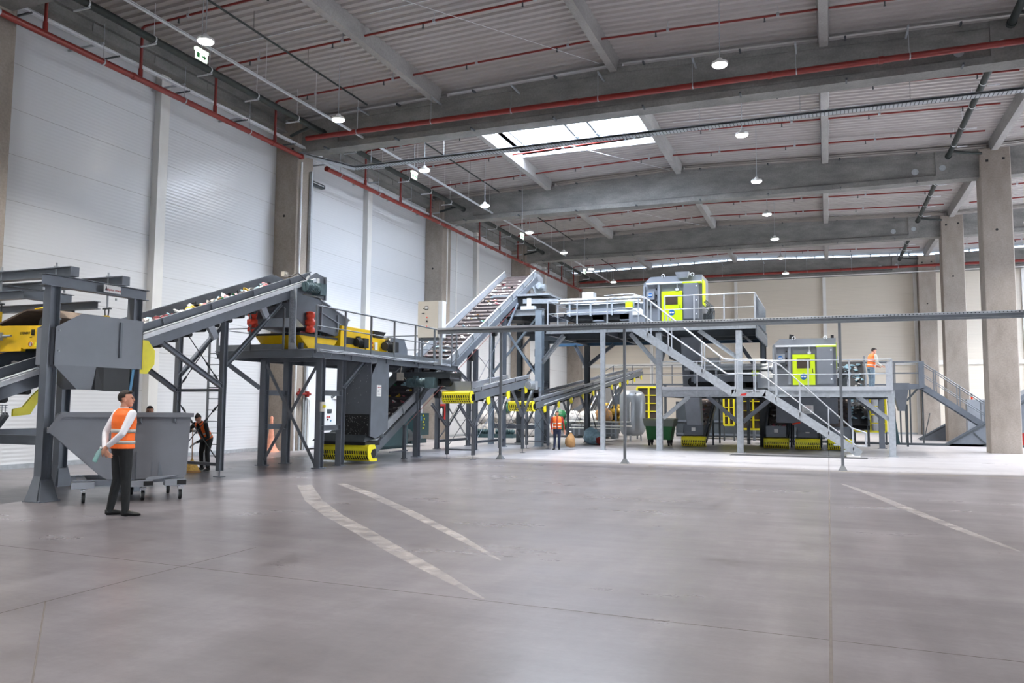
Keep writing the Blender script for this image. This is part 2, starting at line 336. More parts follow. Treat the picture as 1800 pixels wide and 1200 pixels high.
# far right wall with tall daylight openings, front wall with an unseen opening added for daylight fill (behind the camera)
wr = MB()
for a, b in ((-14.3, 34), (38, 46), (50, 61.3)): wr.box(31.0, 31.3, a, b, 0, 12.6)
wr.box(31.0, 31.3, -14.3, 61.3, 0, .9).box(31.0, 31.3, -14.3, 61.3, 9.0, 12.6); tag(wr.build('wall_right', 'wall_panel', org=(0, 0, 0)), kind='structure')
wf = MB(); xs = [-19.3, -15, -10, -5, 0, 5, 10, 15, 20, 25, 31.3]
for i in range(0, 10, 2): wf.box(xs[i], xs[i+1]+(0 if i == 4 else 5), -14.3, -14.05, 0, 3.6)
wf.box(-19.3, 31.3, -14.3, -14.05, 3.6, 12.6); tag(wf.build('wall_front', 'wall_panel', org=(0, 0, 0)), kind='structure')
# roof deck: trapezoid sheet, ribs run across the nave; rectangular skylight openings left free
SKY = [(-12.25, -6.35, 25.9, 32.3), (20, 26, 14, 21), (12.9, 18.7, 37.5, 44.2), (12.9, 18.7, 25.6, 32.3), (12.9, 18.7, 49.2, 54)]
XS = [-19.25, -12.25, -6.35, -6.15, .2, 6.2, 6.4, 10, 12.9, 16, 18.7, 18.95, 20, 26, 31.3]
dk = MB(); prof = []; y = -14.3
while y < 61.3:
    prof += [(y, 0), (y+.11, 0), (y+.15, .06), (y+.26, .06)]; y += .30
for i in range(len(XS)-1):
    xa, xb = XS[i], XS[i+1]
    for j in range(len(prof)-1):
        (ya, za), (yb, zb) = prof[j], prof[j+1]; xm, ym = (xa+xb)/2, (ya+yb)/2
        if any(s[0] < xm < s[1] and s[2] < ym < s[3] for s in SKY): continue
        dk.add([(xa, ya, deck(xa)+za), (xb, ya, deck(xb)+za), (xb, yb, deck(xb)+zb), (xa, yb, deck(xa)+zb)], [(0, 1, 2, 3)])
# insulation above so that no light leaks
ins = MB()
for i in range(len(XS)-1):
    xa, xb = XS[i], XS[i+1]; ys = sorted(set([-14.3, 61.3]+[v for s in SKY if s[0] < (xa+xb)/2 < s[1] for v in s[2:]]))
    for ya, yb in zip(ys, ys[1:]):
        if any(s[0] < (xa+xb)/2 < s[1] and s[2] < (ya+yb)/2 < s[3] for s in SKY): continue
        za, zb = deck(xa)+.07, deck(xb)+.07
        ins.hull8([(xa, ya, za), (xb, ya, zb), (xb, yb, zb), (xa, yb, za)], [(xa, ya, za+.2), (xb, ya, zb+.2), (xb, yb, zb+.2), (xa, yb, za+.2)])
ce = dk.build('ceiling', 'deck', org=(0, 0, 0)); tag(ce, kind='structure'); tag(ins.build('ceiling_insulation', 'white', org=(0, 0, 0)), kind='structure')
for n_, (x0, x1, y0, y1) in enumerate(SKY):
    zt = deck((x0+x1)/2)+.55; zb = min(deck(x0), deck(x1))-.02; c = MB(); t = .08
    c.box(x0-t, x0, y0-t, y1+t, zb, zt).box(x1, x1+t, y0-t, y1+t, zb, zt).box(x0, x1, y0-t, y0, zb, zt).box(x0, x1, y1, y1+t, zb, zt)
    k = c.build('window_%d' % (n_+1), 'curb_white', org=(0, 0, 0)); tag(k, kind='structure')
    MB().box(x0, x1, y0, y1, zt-.03, zt-.01).build('window_pane', 'skylight_pane', k)
    g = MB(); w = (x1-x0)
    for q in (.0, .42, .58, 1.0): g.box(x0+w*q-.05, x0+w*q+.05, y0, y1, zt-.12, zt-.03)
    for q in (.0, .5, 1.0): g.box(x0, x1, y0+(y1-y0)*q-.03, y0+(y1-y0)*q+.03, zt-.08, zt-.03) if q != .5 else None
    g.build('window_frame', 'frame_dark', k)
    if n_ == 0:                       # smoke-vent openers under the two panes
        for x in (x0+.9, x0+3.9):
            MB().tube([(x, y0+1.4, zt-.5), (x+.75, y0+3.1, zt-.15)], .012, 6).tube([(x+.4, y0+2.0, zt-.3), (x+.4, y0+3.4, zt-.3), (x+.9, y0+3.4, zt-.3)], .02, 6).tube([(x+.2, y0+4.2, zt-.3), (x+1.5, y0+4.2, zt-.3)], .012, 6).build('vent_opener', 'frame_dark', k)
# daylight openings guide the sampling of the sky
def portal(loc, rot, sx, sy):
    l = bpy.data.lights.new('daylight_opening', 'AREA'); l.shape = 'RECTANGLE'; l.size = sx; l.size_y = sy; l.cycles.is_portal = True
    o = bpy.data.objects.new('daylight_opening', l); COL.objects.link(o); o.location = loc; o.rotation_euler = rot
for (x0, x1, y0, y1) in SKY: portal(((x0+x1)/2, (y0+y1)/2, deck((x0+x1)/2)+.56), (0, 0, 0), x1-x0, y1-y0)
# columns
def column(x0, x1, y0, y1, h, label, holes=False):
    c = .03; b = MB().prism([(x0+c, y0, 0), (x1-c, y0, 0), (x1, y0+c, 0), (x1, y1-c, 0), (x1-c, y1, 0), (x0+c, y1, 0), (x0, y1-c, 0), (x0, y0+c, 0)], (0, 0, h))
    o = b.build('concrete_column', 'column_concrete'); tag(o, label, 'column', kind='structure')
    hh = MB()
    if holes:
        for dx, z in ((.25, h-.5), (x1-x0-.25, h-.46)): hh.box(x0+dx-.05, x0+dx+.05, y0-.004, y0+.02, z-.05, z+.05)
        hh.cyl((x0+.5, y0-.005, h-3.3), (x0+.5, y0+.02, h-3.3), .05)
    else: hh.cyl((x0+.45, y0-.005, 8.6), (x0+.45, y0+.02, 8.6), .05); hh.cyl((x0+.75, y0-.005, 11.1), (x0+.75, y0+.02, 11.1), .05)
    hh.build('form_hole', 'black', o); return o
nm = ['behind the camera', 'nearest the magnet frame', 'behind the head of the feed conveyor', 'behind the beige wall cabinet', 'behind the steep conveyor', 'in the back left corner']
for i, y in enumerate(ROWS): column(-19, -18, y, y+.95, top(-18.5)-.02, 'concrete wall column '+nm[i])
nr = ['behind the camera on the right', 'beside the camera on the right', 'right of the camera', 'nearest free-standing thick concrete column on the right', 'second free-standing concrete column, behind the grey stair', 'third concrete column, against the back wall']
for i, y in enumerate(ROWS): column(5.85, 6.92, y, y+1.0, top(6.4)-.05, nr[i], True)
for i, y in enumerate(ROWS[2:]): column(30.0, 31, y, y+1.0, top(31)-.05, 'concrete column at the far right wall, row %s' % 'abcd'[i], True)
# roof beams: web, bottom flange, solid ends
def beam(y, x0, x1, label):
    b = MB(); ym = y+.5; n = 10; sol = 1.55
    def seg(xa, xb, hw, zlo, cut):
        b.hull8([(xa, ym-hw, zlo), (xb, ym-hw, zlo), (xb, ym+hw, zlo), (xa, ym+hw, zlo)], [(xa, ym-hw, top(xa)-cut), (xb, ym-hw, top(xb)-cut), (xb, ym+hw, top(xb)-cut), (xa, ym+hw, top(xa)-cut)])
    rx = -6.15 if x0 < 0 else 18.95
    seg(x0, x0+sol, .30, 11.0, 0); seg(x1-sol, x1, .30, 11.0, 0)
    seg(x0+sol, rx, .22, 11.26, 0); seg(rx, x1-sol, .22, 11.26, 0)
    b.box(x0+sol, x1-sol, ym-.30, ym+.30, 11.0, 11.20)
    b.hull8([(x0+sol, ym-.3, 11.2), (x1-sol, ym-.3, 11.2), (x1-sol, ym+.3, 11.2), (x0+sol, ym+.3, 11.2)], [(x0+sol, ym-.22, 11.27), (x1-sol, ym-.22, 11.27), (x1-sol, ym+.22, 11.27), (x0+sol, ym+.22, 11.27)])
    for xa, xb in ((x0+sol, rx), (rx, x1-sol)):
        b.hull8([(xa, ym-.27, top(xa)-.18), (xb, ym-.27, top(xb)-.18), (xb, ym+.27, top(xb)-.18), (xa, ym+.27, top(xa)-.18)], [(xa, ym-.27, top(xa)), (xb, ym-.27, top(xb)), (xb, ym+.27, top(xb)), (xa, ym+.27, top(xa))])
    o = b.build('roof_beam', 'beam_concrete'); tag(o, label, 'roof beam', kind='structure')
    if x0 < 0: MB().cyl((3.55, ym-.235, 11.45), (3.55, ym-.2, 11.45), .13, 18).cut().cyl((4.55, ym-.315, 11.5), (4.55, ym-.2, 11.5), .12, 18).build_each('sleeve_cap', 'galv', o)
    else: MB().cyl((8.6, ym-.315, 11.5), (8.6, ym-.2, 11.5), .12, 18).build('sleeve_cap', 'galv', o)
    dz = MB()
    for k in range(8):
        x = x0+1.2+k*(x1-x0-2)/7.5
        dz.bar((x, ym-.24, top(x)-.02), (x, ym-.52, top(x)-.05), .05, .07).cut()
        dz.bar((x, ym-.3, 10.97), (x, ym-.62, 10.97), .05, .06).cut()
    dz.build_each('hanger_bracket', 'steel_dark', o)
nb = ['behind the camera', 'nearest overhead, out of frame', 'carrying the red main pipe, nearest in view', 'beyond the skylight', 'third in view, over the steep conveyor', 'last, against the back wall']
for i, y in enumerate(ROWS):
    beam(y, -18, 5.85, 'long grey concrete roof beam '+nb[i]); beam(y, 6.92, 30.0, 'far nave concrete roof beam '+nb[i])
# purlins
for j, (x, nx) in enumerate(((-12.44, 'next to the side wall'), (-6.15, 'second from the side wall'), (.10, 'in the middle of the picture top'), (6.38, 'above the free-standing columns'), (12.7, 'far nave, first'), (18.95, 'far nave, second'), (25.2, 'far nave, third'))):
    for i in range(5):
        y0, y1 = ROWS[i]+.72, ROWS[i+1]+.28; h = deck(x); w = .17
        pr = [(-w, 0), (-w-.0, -.42), (-w*.62, -.46), (w*.62, -.46), (w, -.42), (w, 0)]
        b = MB(); b.hull8([(x-w*.7, y0, h-.45), (x+w*.7, y0, h-.45), (x+w*.7, y1, h-.45), (x-w*.7, y1, h-.45)], [(x-w, y0, h+.04), (x+w, y0, h+.04), (x+w, y1, h+.04), (x-w, y1, h+.04)])
        tag(b.build('roof_purlin', 'purlin_concrete'), 'concrete purlin %s, bay %s from the front' % (nx, ['one', 'two', 'three', 'four', 'five'][i]), 'purlin', kind='structure')
# edge beam along the long side wall and galvanised post covers in mid bay
for i in range(5):
    y0, y1 = ROWS[i]+.95, ROWS[i+1]
    b = MB().box(-19, -18.62, y0, y1, 11.72, 12.5).box(-18.64, -18.5, y0, y1, 11.72, 11.8).box(-18.64, -18.5, y0, y1, 12.1, 12.14)
    for k in range(6): b.box(-18.64, -18.6, y0+k*2.2+.4, y0+k*2.2+.44, 11.8, 12.1)
    tag(b.build('edge_beam', 'beam_concrete'), 'concrete edge beam above the side wall panels, bay %s' % ['one', 'two', 'three', 'four', 'five'][i], 'beam', kind='structure')
for i, y in enumerate((6.3, 18.25, 30.15, 42.0, 54.0)):
    b = MB().box(-19, -18.76, y, y+.36, 0, 11.72)
    tag(b.build('trim_wall_post', 'trim_white'), 'white covered steel wall post in mid bay', 'wall post', kind='structure')
for i, x in enumerate((-12.6, -6.3, -.2, 5.6, 12.0, 18.3, 24.6)):
    tag(MB().box(x, x+.22, 60.82, 61, 0, 11.0).build('trim_wall_post', 'trim_white'), kind='structure')
tag(MB().box(-18.0, 30.9, 60.86, 61, 4.72, 4.86).box(-18, 30.9, 60.92, 61, 4.86, 5.0).build('trim_back_rail', 'trim_white'), kind='structure')
tag(MB().box(-18.0, 30.9, 59.9, 60.0, 10.93, 10.99).build('trim_back_tray', 'trim_white'), kind='structure')
tag(MB().box(-19, -18.96, -14, 61, 0, .12).build('baseboard_left', 'galv'), kind='structure')
tag(MB().box(-18, 31, 60.96, 61, 0, .12).build('baseboard_back', 'galv'), kind='structure')
tag(MB().box(-3.3, 1.2, 29.6, 30.3, 0, .012).build('trim_floor_channel', 'trench'), kind='structure')
# ------------------------------------------------------------------ pendant lamps
def lamp0():
    t = thing('pendant_lamp', '', 'lamp', (0, 0, 0), 'high bay pendant lamps')
    MB().lathe((0, 0, 0), [(.20, .0), (.215, .03), (.20, .07), (.10, .10), (.06, .18), (.02, .2)], 20).build('lamp_housing', 'white', t)
    MB().lathe((0, 0, 0), [(.001, -.05), (.10, -.045), (.17, -.025), (.20, .012)], 20).build('lamp_lens', 'lamp_glow', t)
    MB().tube([(0, 0, .2), (0, 0, 2.25)], .012, 6).build('suspension_cable', 'galv', t)
    ld = bpy.data.lights.new('lamp_light', 'AREA'); ld.shape = 'DISK'; ld.size = .38; ld.spread = math.radians(112); ld.energy = LAMP_W; ld.color = (1, .955, .90)
    lo = bpy.data.objects.new('lamp_light', ld); COL.objects.link(lo); lo.parent = t; lo.location = (0, 0, -.06); t['_org'] = [0, 0, 0]
    return t
LP = lamp0(); first = True
rows = [(-14.0, 'along the long side wall'), (-2.42, 'over the middle of the hall'), (9.0, 'right of the free-standing columns'), (21.0, 'in the far far nave')]
ordn = ['first', 'second', 'third', 'fourth', 'fifth', 'sixth', 'seventh', 'eighth', 'ninth', 'tenth', 'eleventh', 'twelfth']
for x, rn in rows:
    for k in range(11):
        y = -2.3+5.74*k
        if y < (3 if x < 5 else 14): continue
        lab = 'round pendant lamp %s, %s in its row from the front' % (rn, ordn[k])
        if first: LP.location = (x, y, 10.5); LP['label'] = lab; first = False
        else: dup(LP, (x, y, 10.5), lab)
# ------------------------------------------------------------------ overhead services
SPY = [13.5+2.94*k for k in range(-4, 16)]
SPY = [y for y in SPY if not any(r-.15 < y < r+1.15 for r in ROWS)]
def fire_main(x, z, ya, yb, label, risers=True):
    t = thing('fire_main_pipe', label, 'pipe', (x, ya, z))
    MB().tube([(x, ya, z), (x, yb, z)], .085, 12).build('pipe_run', 'red_pipe', t)
    c = MB()
    for y in (ya+.02, yb-.02): c.tube([(x, y-.05, z), (x, y+.05, z)], .105, 12).cut()
    y = ya+4.2
    while y < yb-1: c.tube([(x, y-.05, z), (x, y+.05, z)], .102, 12).cut(); y += 6
    c.build_each('pipe_coupling', 'red_pipe', t)
    h = MB(); y = ya+.9
    while y < yb: h.tube([(x, y-.02, z), (x, y+.02, z)], .098, 12).bar((x, y, z+.08), (x, y, z+1.05), .012).bar((x-1.3, y, z+.5), (x, y, z+.5), .05).cut(); y += 2.9
    h.build_each('pipe_clamp', 'galv', t)
    for k, y in enumerate([s for s in SPY if ya < s < yb]):
        MB().tube([(x, y, z), (x, y, deck(x)-.3), (x+.1, y, deck(x)-.25)], .042, 8).tube([(x, y, z+.05), (x, y, z+.3)], .06, 8).build('riser_pipe', 'red_pipe', t)
    return t
fire_main(-17.7, 10.68, -6, 23.85, 'red main fire pipe along the top of the long side wall, nearer run')
fire_main(-17.7, 10.68, 25.45, 59.4, 'red main fire pipe along the top of the long side wall, farther run')
def cross_main(y, z, xa, xb, label):
    t = thing('fire_main_pipe', label, 'pipe', (xa, y, z))
    MB().tube([(xa, y, z), (xb, y, z)], .09, 12).build('pipe_run', 'red_pipe', t)
    c = MB(); x = xa+1.4
    h = MB()
    while x < xb-.5:
        c.tube([(x-.06, y, z), (x+.06, y, z)], .108, 12).cut() if int(x*10) % 2 else None
        h.tube([(x+.7, y, z), (x+.73, y, z)], .1, 12).bar((x+.7, y, z+.08), (x+.7, y, z+.9), .012).bar((x+.7, y, z+.85), (x+.7, y+.75, z+.85), .05, .05).cut(); x += 2.9
    c.build_each('pipe_coupling', 'red_pipe', t); h.build_each('pipe_clamp', 'galv', t)
cross_main(23.5, 11.2, -17.25, 30, 'thick red pipe running along the nearest roof beam')
cross_main(59.6, 11.3, -17.8, 30, 'thick red pipe running along the last roof beam at the back wall')
def sprinkler(y, xa, xb, label):
    t = thing('sprinkler_pipe', label, 'pipe', (xa, y, deck(xa)-.25), 'thin red sprinkler pipes under the roof')
    xs = [xa]; xr = -6.15 if xa < 6 else 18.95
    pts = [(xa, y, deck(xa)-.25), (xr, y, deck(xr)-.25), (xb, y, deck(xb)-.25)]
    MB().tube(pts, .033, 8).build('pipe_run', 'red_pipe', t)
    x = xa+1.2; h = MB()
    while x < xb:
        z = deck(x)-.25
        MB().tube([(x, y, z), (x, y, z-.12)], .022, 6).lathe((x, y, z-.16), [(.001, 0), (.035, .01), (.015, .05)], 8).build('sprinkler_head', 'steel_dark', t)
        h.bar((x+.35, y, z), (x+.35, y, z+.25), .015).box(x+.31, x+.39, y-.05, y+.05, z-.045, z+.04).cut(); x += 3.0
    h.build_each('pipe_clamp', 'galv', t)
for i, y in enumerate(SPY):
    if y > 0: sprinkler(y, -17.6, 5.75, 'thin red sprinkler pipe %s, %s from the front of the hall' % ('near nave', (ordn+['thirteenth', 'fourteenth', 'fifteenth', 'sixteenth', 'seventeenth', 'eighteenth'])[i]))
    if y > 24: sprinkler(y, 6.9, 29.8, 'thin red sprinkler pipe far nave, %s from the front of the hall' % (ordn+['thirteenth', 'fourteenth', 'fifteenth', 'sixteenth', 'seventeenth', 'eighteenth'])[i])
# insulated black rain-water pipes hung bay by bay
def rain_pipe(x, z, ya, yb, label, r=.1, stub=1):
    t = thing('rain_water_pipe', label, 'pipe', (x, ya, z))
    MB().tube([(x, ya, z), (x, yb, z)], r, 12).tube([(x, yb-.02, z), (x, yb+.12, z)], r*1.25, 12).build('pipe_run', 'insulation', t)
    h = MB(); y = ya+.6
    while y < yb: h.tube([(x, y-.02, z), (x, y+.02, z)], r*1.12, 12).bar((x, y, z+r), (x, y, deck(x)), .012).bar((x-.45*stub, y, z-.12), (x+.1, y, z-.12), .03, .04).cut(); y += 2.1
    h.build_each('pipe_clamp', 'galv_bright', t)
    e = MB().tube([(x, yb-.6, z), (x-.5*stub, yb-.55, z-.1), (x-1.1*stub, yb-.3, z-.12)], r*.55, 8)
    e.build('branch_pipe', 'insulation', t)
bn = ['first', 'second', 'third', 'fourth', 'fifth']
for i in range(5):
    rain_pipe(-16.75, 11.45, ROWS[i]+1.2, ROWS[i+1]-.35, 'black insulated drain pipe high on the left, %s roof bay' % bn[i])
    rain_pipe(4.72, 11.85, ROWS[i]+1.2, ROWS[i+1]-.3, 'dark insulated drain pipe high on the right, %s roof bay' % bn[i], .1, -1)
    t = MB(); ya, yb = ROWS[i]+.8, ROWS[i+1]+.2
    t.chan((-15.35, ya, 11.24), (-15.35, yb, 11.24), .07, .06)
    for k in range(5): t.bar((-15.35, ya+1+k*2.5, 11.26), (-15.35, ya+1+k*2.5, deck(-15.35)), .01)
    tag(t.build('lamp_track', 'galv_bright'), 'thin galvanised cable track left of the lamp row, %s roof bay' % bn[i], 'cable track')
    t = MB(); t.tube([(-14.6, ya+1, 12.0), (-14.6, yb-1, 12.0)], .03, 8)
    for k in range(4): t.bar((-14.6, ya+2+k*2.5, 12.0), (-14.6, ya+2+k*2.5, deck(-14.6)), .01)
    tag(t.build('conduit', 'insulation'), 'thin dark conduit under the roof sheet, %s roof bay' % bn[i], 'conduit')
    w = MB()
    for x0_, x1_ in ((-17.6, -12.6), (-12.2, -6.4), (-5.9, -.2), (.3, 5.8)):
        w.tube([(x0_, ROWS[i]+3, 12.35), (x1_, ROWS[i]+11.4, 12.3)], .008, 5) if x0_ in (-12.2, ) else None
        w.tube([(x0_+.5, ROWS[i]+6.6, deck(x0_)-.04), (x1_, ROWS[i]+6.6, deck(x1_)-.04)], .012, 5)
    tag(w.build('tension_wire', 'galv_bright'), 'thin wires strung under the roof sheet, %s roof bay' % bn[i], 'wire')
# long silver tray beside the red main
t = thing('cable_tray', 'long silver cable tray beside the red pipe, nearer run', 'cable tray', (-17.9, -6, 11.16))
MB().chan((-17.9, -6, 11.16), (-17.9, 25.3, 11.16), .12, .07).bar((-17.83, -6, 11.13), (-17.83, 25.3, 11.13), .03, .05).build('tray_body', 'galv_bright', t); b = MB()
for k in range(12): b.bar((-18.5, -5+k*2.6, 11.1), (-17.8, -5+k*2.6, 11.1), .04).cut()
b.build_each('tray_bracket', 'steel_dark', t); MB().tube([(-17.97, -6, 11.24), (-17.97, 25, 11.24)], .02, 6).build('tray_cable', 'cable', t)
t = thing('cable_tray', 'long silver cable tray beside the red pipe, farther run to the middle column', 'cable tray', (-17.9, 25.5, 11.0))
MB().chan((-17.86, 25.4, 10.95), (-17.86, 37.4, 10.95), .08, .05).build('tray_body', 'galv_bright', t)
MB().tube([(-17.86, 37.4, 10.95), (-17.86, 37.4, 5.2)], .03, 8).tube([(-17.8, 36.2, 10.7), (-17.8, 36.2, 6.8)], .025, 8).build('drop_conduit', 'trim_white', t)
# conduits down the second column and the bent trunk
t = thing('conduit', 'vertical conduits on the concrete column behind the feed conveyor head', 'conduit', (-17.9, 24.6, 0))
MB().tube([(-17.93, 24.2, 0.0), (-17.93, 24.2, 10.6)], .035, 8).build('conduit_pipe', 'galv_bright', t)
MB().box(-17.98, -17.88, 24.75, 24.85, 0, 10.4).build('trunking', 'galv', t)
t = thing('conduit_riser', 'dark bent cable duct with rounded top corner on the long side wall', 'cable duct', (-18.8, 25.5, 0))
pts = [(-18.8, 25.45, 1.9), (-18.8, 25.45, 9.9)]+[(-18.8, 25.45+.5*(1-math.cos(a)), 9.9+.5*math.sin(a)) for a in (PI/8, PI/4, 3*PI/8, PI/2)]+[(-18.8, 26.8, 10.4)]
b = MB()
for p, q in zip(pts, pts[1:]): b.bar(p, q, .14, .2, up=(1, 0, 0))
b.build('trunk_body', 'frame_dark', t); b = MB()
for p, q in zip(pts, pts[1:]): b.bar(Vector(p)+Vector((.1, -.1, .0)), Vector(q)+Vector((.1, -.1, 0)), .03, .03)
b.build('trunk_edge', 'galv_bright', t)
# perforated tray crossing under the skylight
t = thing('cable_tray', 'perforated cable tray crossing the hall under the skylight', 'cable tray', (-16.3, 25.2, 10.5))
MB().chan((-16.3, 25.2, 10.5), (30, 25.2, 10.5), .3, .07, .01, flip=1).build('tray_body', 'galv', t)
b = MB().box(-16.2, 12.1, 25.05, 25.055, 10.46, 10.465); x = -16.2
while x < 12: b.box(x, x+.02, 25.06, 25.34, 10.455, 10.463); x += .11
b.build('tray_grid', 'frame_dark', t); b = MB()
for k in range(15): b.bar((-15.6+k*3.0, 25.2, 10.5), (-15.6+k*3.0, 25.2, deck(-15.6+k*3.0)), .014).cut()
b.build_each('tray_hanger', 'galv', t)
MB().tube([(-16.2, 25.15, 10.55), (29, 25.15, 10.55)], .03, 6).build('tray_cable', 'cable', t)
# side arm of tray from the long tray to the cross tray
tag(MB().chan((-17.9, 23.9, 10.85), (-16.3, 25.25, 10.5), .3, .07).build('cable_tray', 'galv'), 'short tray piece joining wall tray and cross tray', 'cable tray')
# exit signs
es = None
for k, (y, nm_) in enumerate(((14.5, 'nearest of the row'), (25.1, 'second of the row'), (36.1, 'third of the row'), (46.9, 'farthest of the row'))):
    lab = 'hanging white exit sign left of the pendant lamps, '+nm_
    if es is None:
        es = thing('exit_sign', lab, 'exit sign', (-13.72, y, 9.8), 'exit signs under the roof'); X, Y, Z = -13.72, y, 9.8
        MB().box(X-.04, X+.04, Y-.2, Y+.2, Z+.2, Z+.27).build('sign_light', 'exit_glow', es)
        MB().box(X-.012, X+.012, Y-.19, Y+.19, Z, Z+.2).build('sign_panel', 'exit_glow', es)
        g = MB()
        for s in (-1, 1):
            xx = X+s*.014
            g.prism([(xx, Y-.16, Z+.04), (xx, Y-.07, Z+.04), (xx, Y-.07, Z+.16), (xx, Y-.16, Z+.16)], (s*.003, 0, 0))
            g.prism([(xx, Y+.0, Z+.09), (xx, Y+.07, Z+.09), (xx, Y+.07, Z+.04), (xx, Y+.16, Z+.10), (xx, Y+.07, Z+.16), (xx, Y+.07, Z+.12), (xx, Y+.0, Z+.12)], (s*.003, 0, 0))
        g.build('pictogram', 'exit_green', es)
        MB().tube([(X, Y, Z+.27), (X, Y, deck(X))], .01, 6).build('sign_rod', 'galv', es)
    else: dup(es, (-13.72, y, 9.8), lab)
# ------------------------------------------------------------------ shared machine pieces
def post(a, h, sec=.16, parent=None, name='post', m='steel', plate=True, up=(0, 1, 0)):
    x, y, z = a; b = MB().ibeam((x, y, z), (x, y, z+h), sec, sec*1.1, .014, up=up)
    if plate and z < .05: b.box(x-sec*.8, x+sec*.8, y-sec*.8, y+sec*.8, 0, .02)
    return b.build(name, m, parent)
def rail(pts, h=1.05, parent=None, m='rail_grey', posts=None, mid=True, r=.024, toe=True, name='railing'):
    """hand rail, knee rail, toe board and posts along a polyline on a deck"""
    P = [Vector(p) for p in pts]; b = MB()
    b.tube([p+Vector((0, 0, h)) for p in P], r, 8)
    if mid: b.tube([p+Vector((0, 0, h*.53)) for p in P], r*.7, 8)
    if toe:
        for p, q in zip(P, P[1:]): b.bar(p+Vector((0, 0, .07)), q+Vector((0, 0, .07)), .008, .14)
    o = b.build(name, m, parent)
    for p, q in zip(P, P[1:]):
        L_ = (q-p).length; n = max(1, round(L_/1.25))
        for k in range(n+1):
            if k == 0 and p is not P[0]: continue
            s = p.lerp(q, k/n); MB().bar(s+Vector((0, 0, -.12)), s+Vector((0, 0, h)), .05, .04).build('railing_post', m, parent)
    return o
def trash(x0, x1, y0, y1, zf, n, seed, label, name='mixed_waste', lying=True, hmax=.10, step=None, mats=None):
    """uncountable sorted rubbish lying on a belt: crumpled films, bottles, cans"""
    rn = random.Random(seed); b = MB(); M_ = mats or ['film_white', 'film_blue', 'film_green', 'film_pink', 'cardboard', 'black', 'white', 'film_yellow', 'machine_green']
    W_ = [9, 4, 2, 4, 3, 6, 5, 1, 1]
    for i in range(n):
        y = rn.uniform(y0, y1)
        if step: y = y0+round((y-y0)/step)*step+rn.uniform(-.02, .05)
        x = rn.uniform(x0, x1); s = rn.uniform(.035, .12)
        b.m(rn.choices(range(len(M_)), W_[:len(M_)])[0])
        rot = Euler((rn.uniform(-.6, .6), rn.uniform(-.6, .6), rn.uniform(0, 6))).to_matrix()
        if rn.random() < .25: b.sph((x, y, zf(y)+s*.35), s*.45, s*1.3, s*.4, 6, rot, .12, rn)
        else: b.sph((x, y, zf(y)+s*.3), s, s*rn.uniform(.5, 1.1), s*rn.uniform(.25, .6), 6, rot, .45, rn)
    for k in range(len(b.sm)): b.sm[k] = False
    o = b.build(name, M_); tag(o, label, 'waste', kind='stuff'); return o
def motor(c, ax, L_, r, parent, m='motor_teal', name='gear_motor'):
    c = Vector(c); d = Vector(ax).normalized(); b = MB().cyl(c, c+d*L_*.62, r, 14).cyl(c+d*L_*.62, c+d*L_*.74, r*1.08, 14)
    for k in range(6): b.cyl(c+d*L_*(.08+.09*k), c+d*L_*(.10+.09*k), r*1.1, 14)
    g = c+d*L_*.87; s_ = r*1.05; b.box(g.x-s_, g.x+s_, g.y-s_, g.y+s_, g.z-s_*1.2, g.z+s_*1.1)
    b.box(c.x+d.x*L_*.3-r*.45, c.x+d.x*L_*.3+r*.45, c.y+d.y*L_*.3-r*.45, c.y+d.y*L_*.3+r*.45, c.z+r*.8, c.z+r*1.5); return b.build(name, m, parent)
def tail_guard(x0, x1, y, z0, z1, parent, name='tail_guard', depth=.5, slots=True, dz=0.):
    """bent yellow perforated sheet round the tail pulley, seen from -Y, with C shaped cheeks"""
    h = z1-z0; b = MB(); n = 6
    pr = [(y+depth*.45, z1), (y+.05, z1), (y, z1-h*.12)]+[(y+.0+(1-math.cos(a))*depth*.3, z0+h*.42-math.sin(a)*h*.42) for a in (0, PI/8, PI/4, 3*PI/8, PI/2)]+[(y+depth*.6, z0)]
    for (ya, za), (yb, zb) in zip(pr, pr[1:]): b.prism([(x0, ya, za), (x0, yb, zb), (x0, yb+.015, zb+.01), (x0, ya+.015, za+.01)], (x1-x0, 0, 0))
    for x in (x0, x1-.02):
        q = [(x, yy, zz) for yy, zz in pr]+[(x, y+depth*.62, z0+h*.16), (x, y+depth*.3, z0+h*.2), (x, y+depth*.2, z0+h*.5), (x, y+depth*.3, z0+h*.74), (x, y+depth*.55, z0+h*.78)]
        b.prism(q, (.02, 0, 0))
    g = b.build(name, 'guard_yellow', parent)
    s = MB(); w = x1-x0; n = int(w/.075)
    for k in range(n):
        x = x0+.06+(w-.12)*k/(n-1 if n > 1 else 1)
        s.bar((x, y-.004, z0+h*.66), (x+.016, y-.004, z0+h*.44), .03, .02, up=(0, 1, 0)); 
        s.bar((x+.012, y+.008, z0+h*.38), (x+.035, y+.062, z0+h*.13), .032, .03, up=(0, 1, 0))
    s.build('guard_slots', 'black', parent)
    c = MB().cyl((x0+.03, y+depth*.42, (z0+z1)/2), (x1-.03, y+depth*.42, (z0+z1)/2), h*.33, 16); c.build('tail_pulley', 'rubber', parent)
    return g
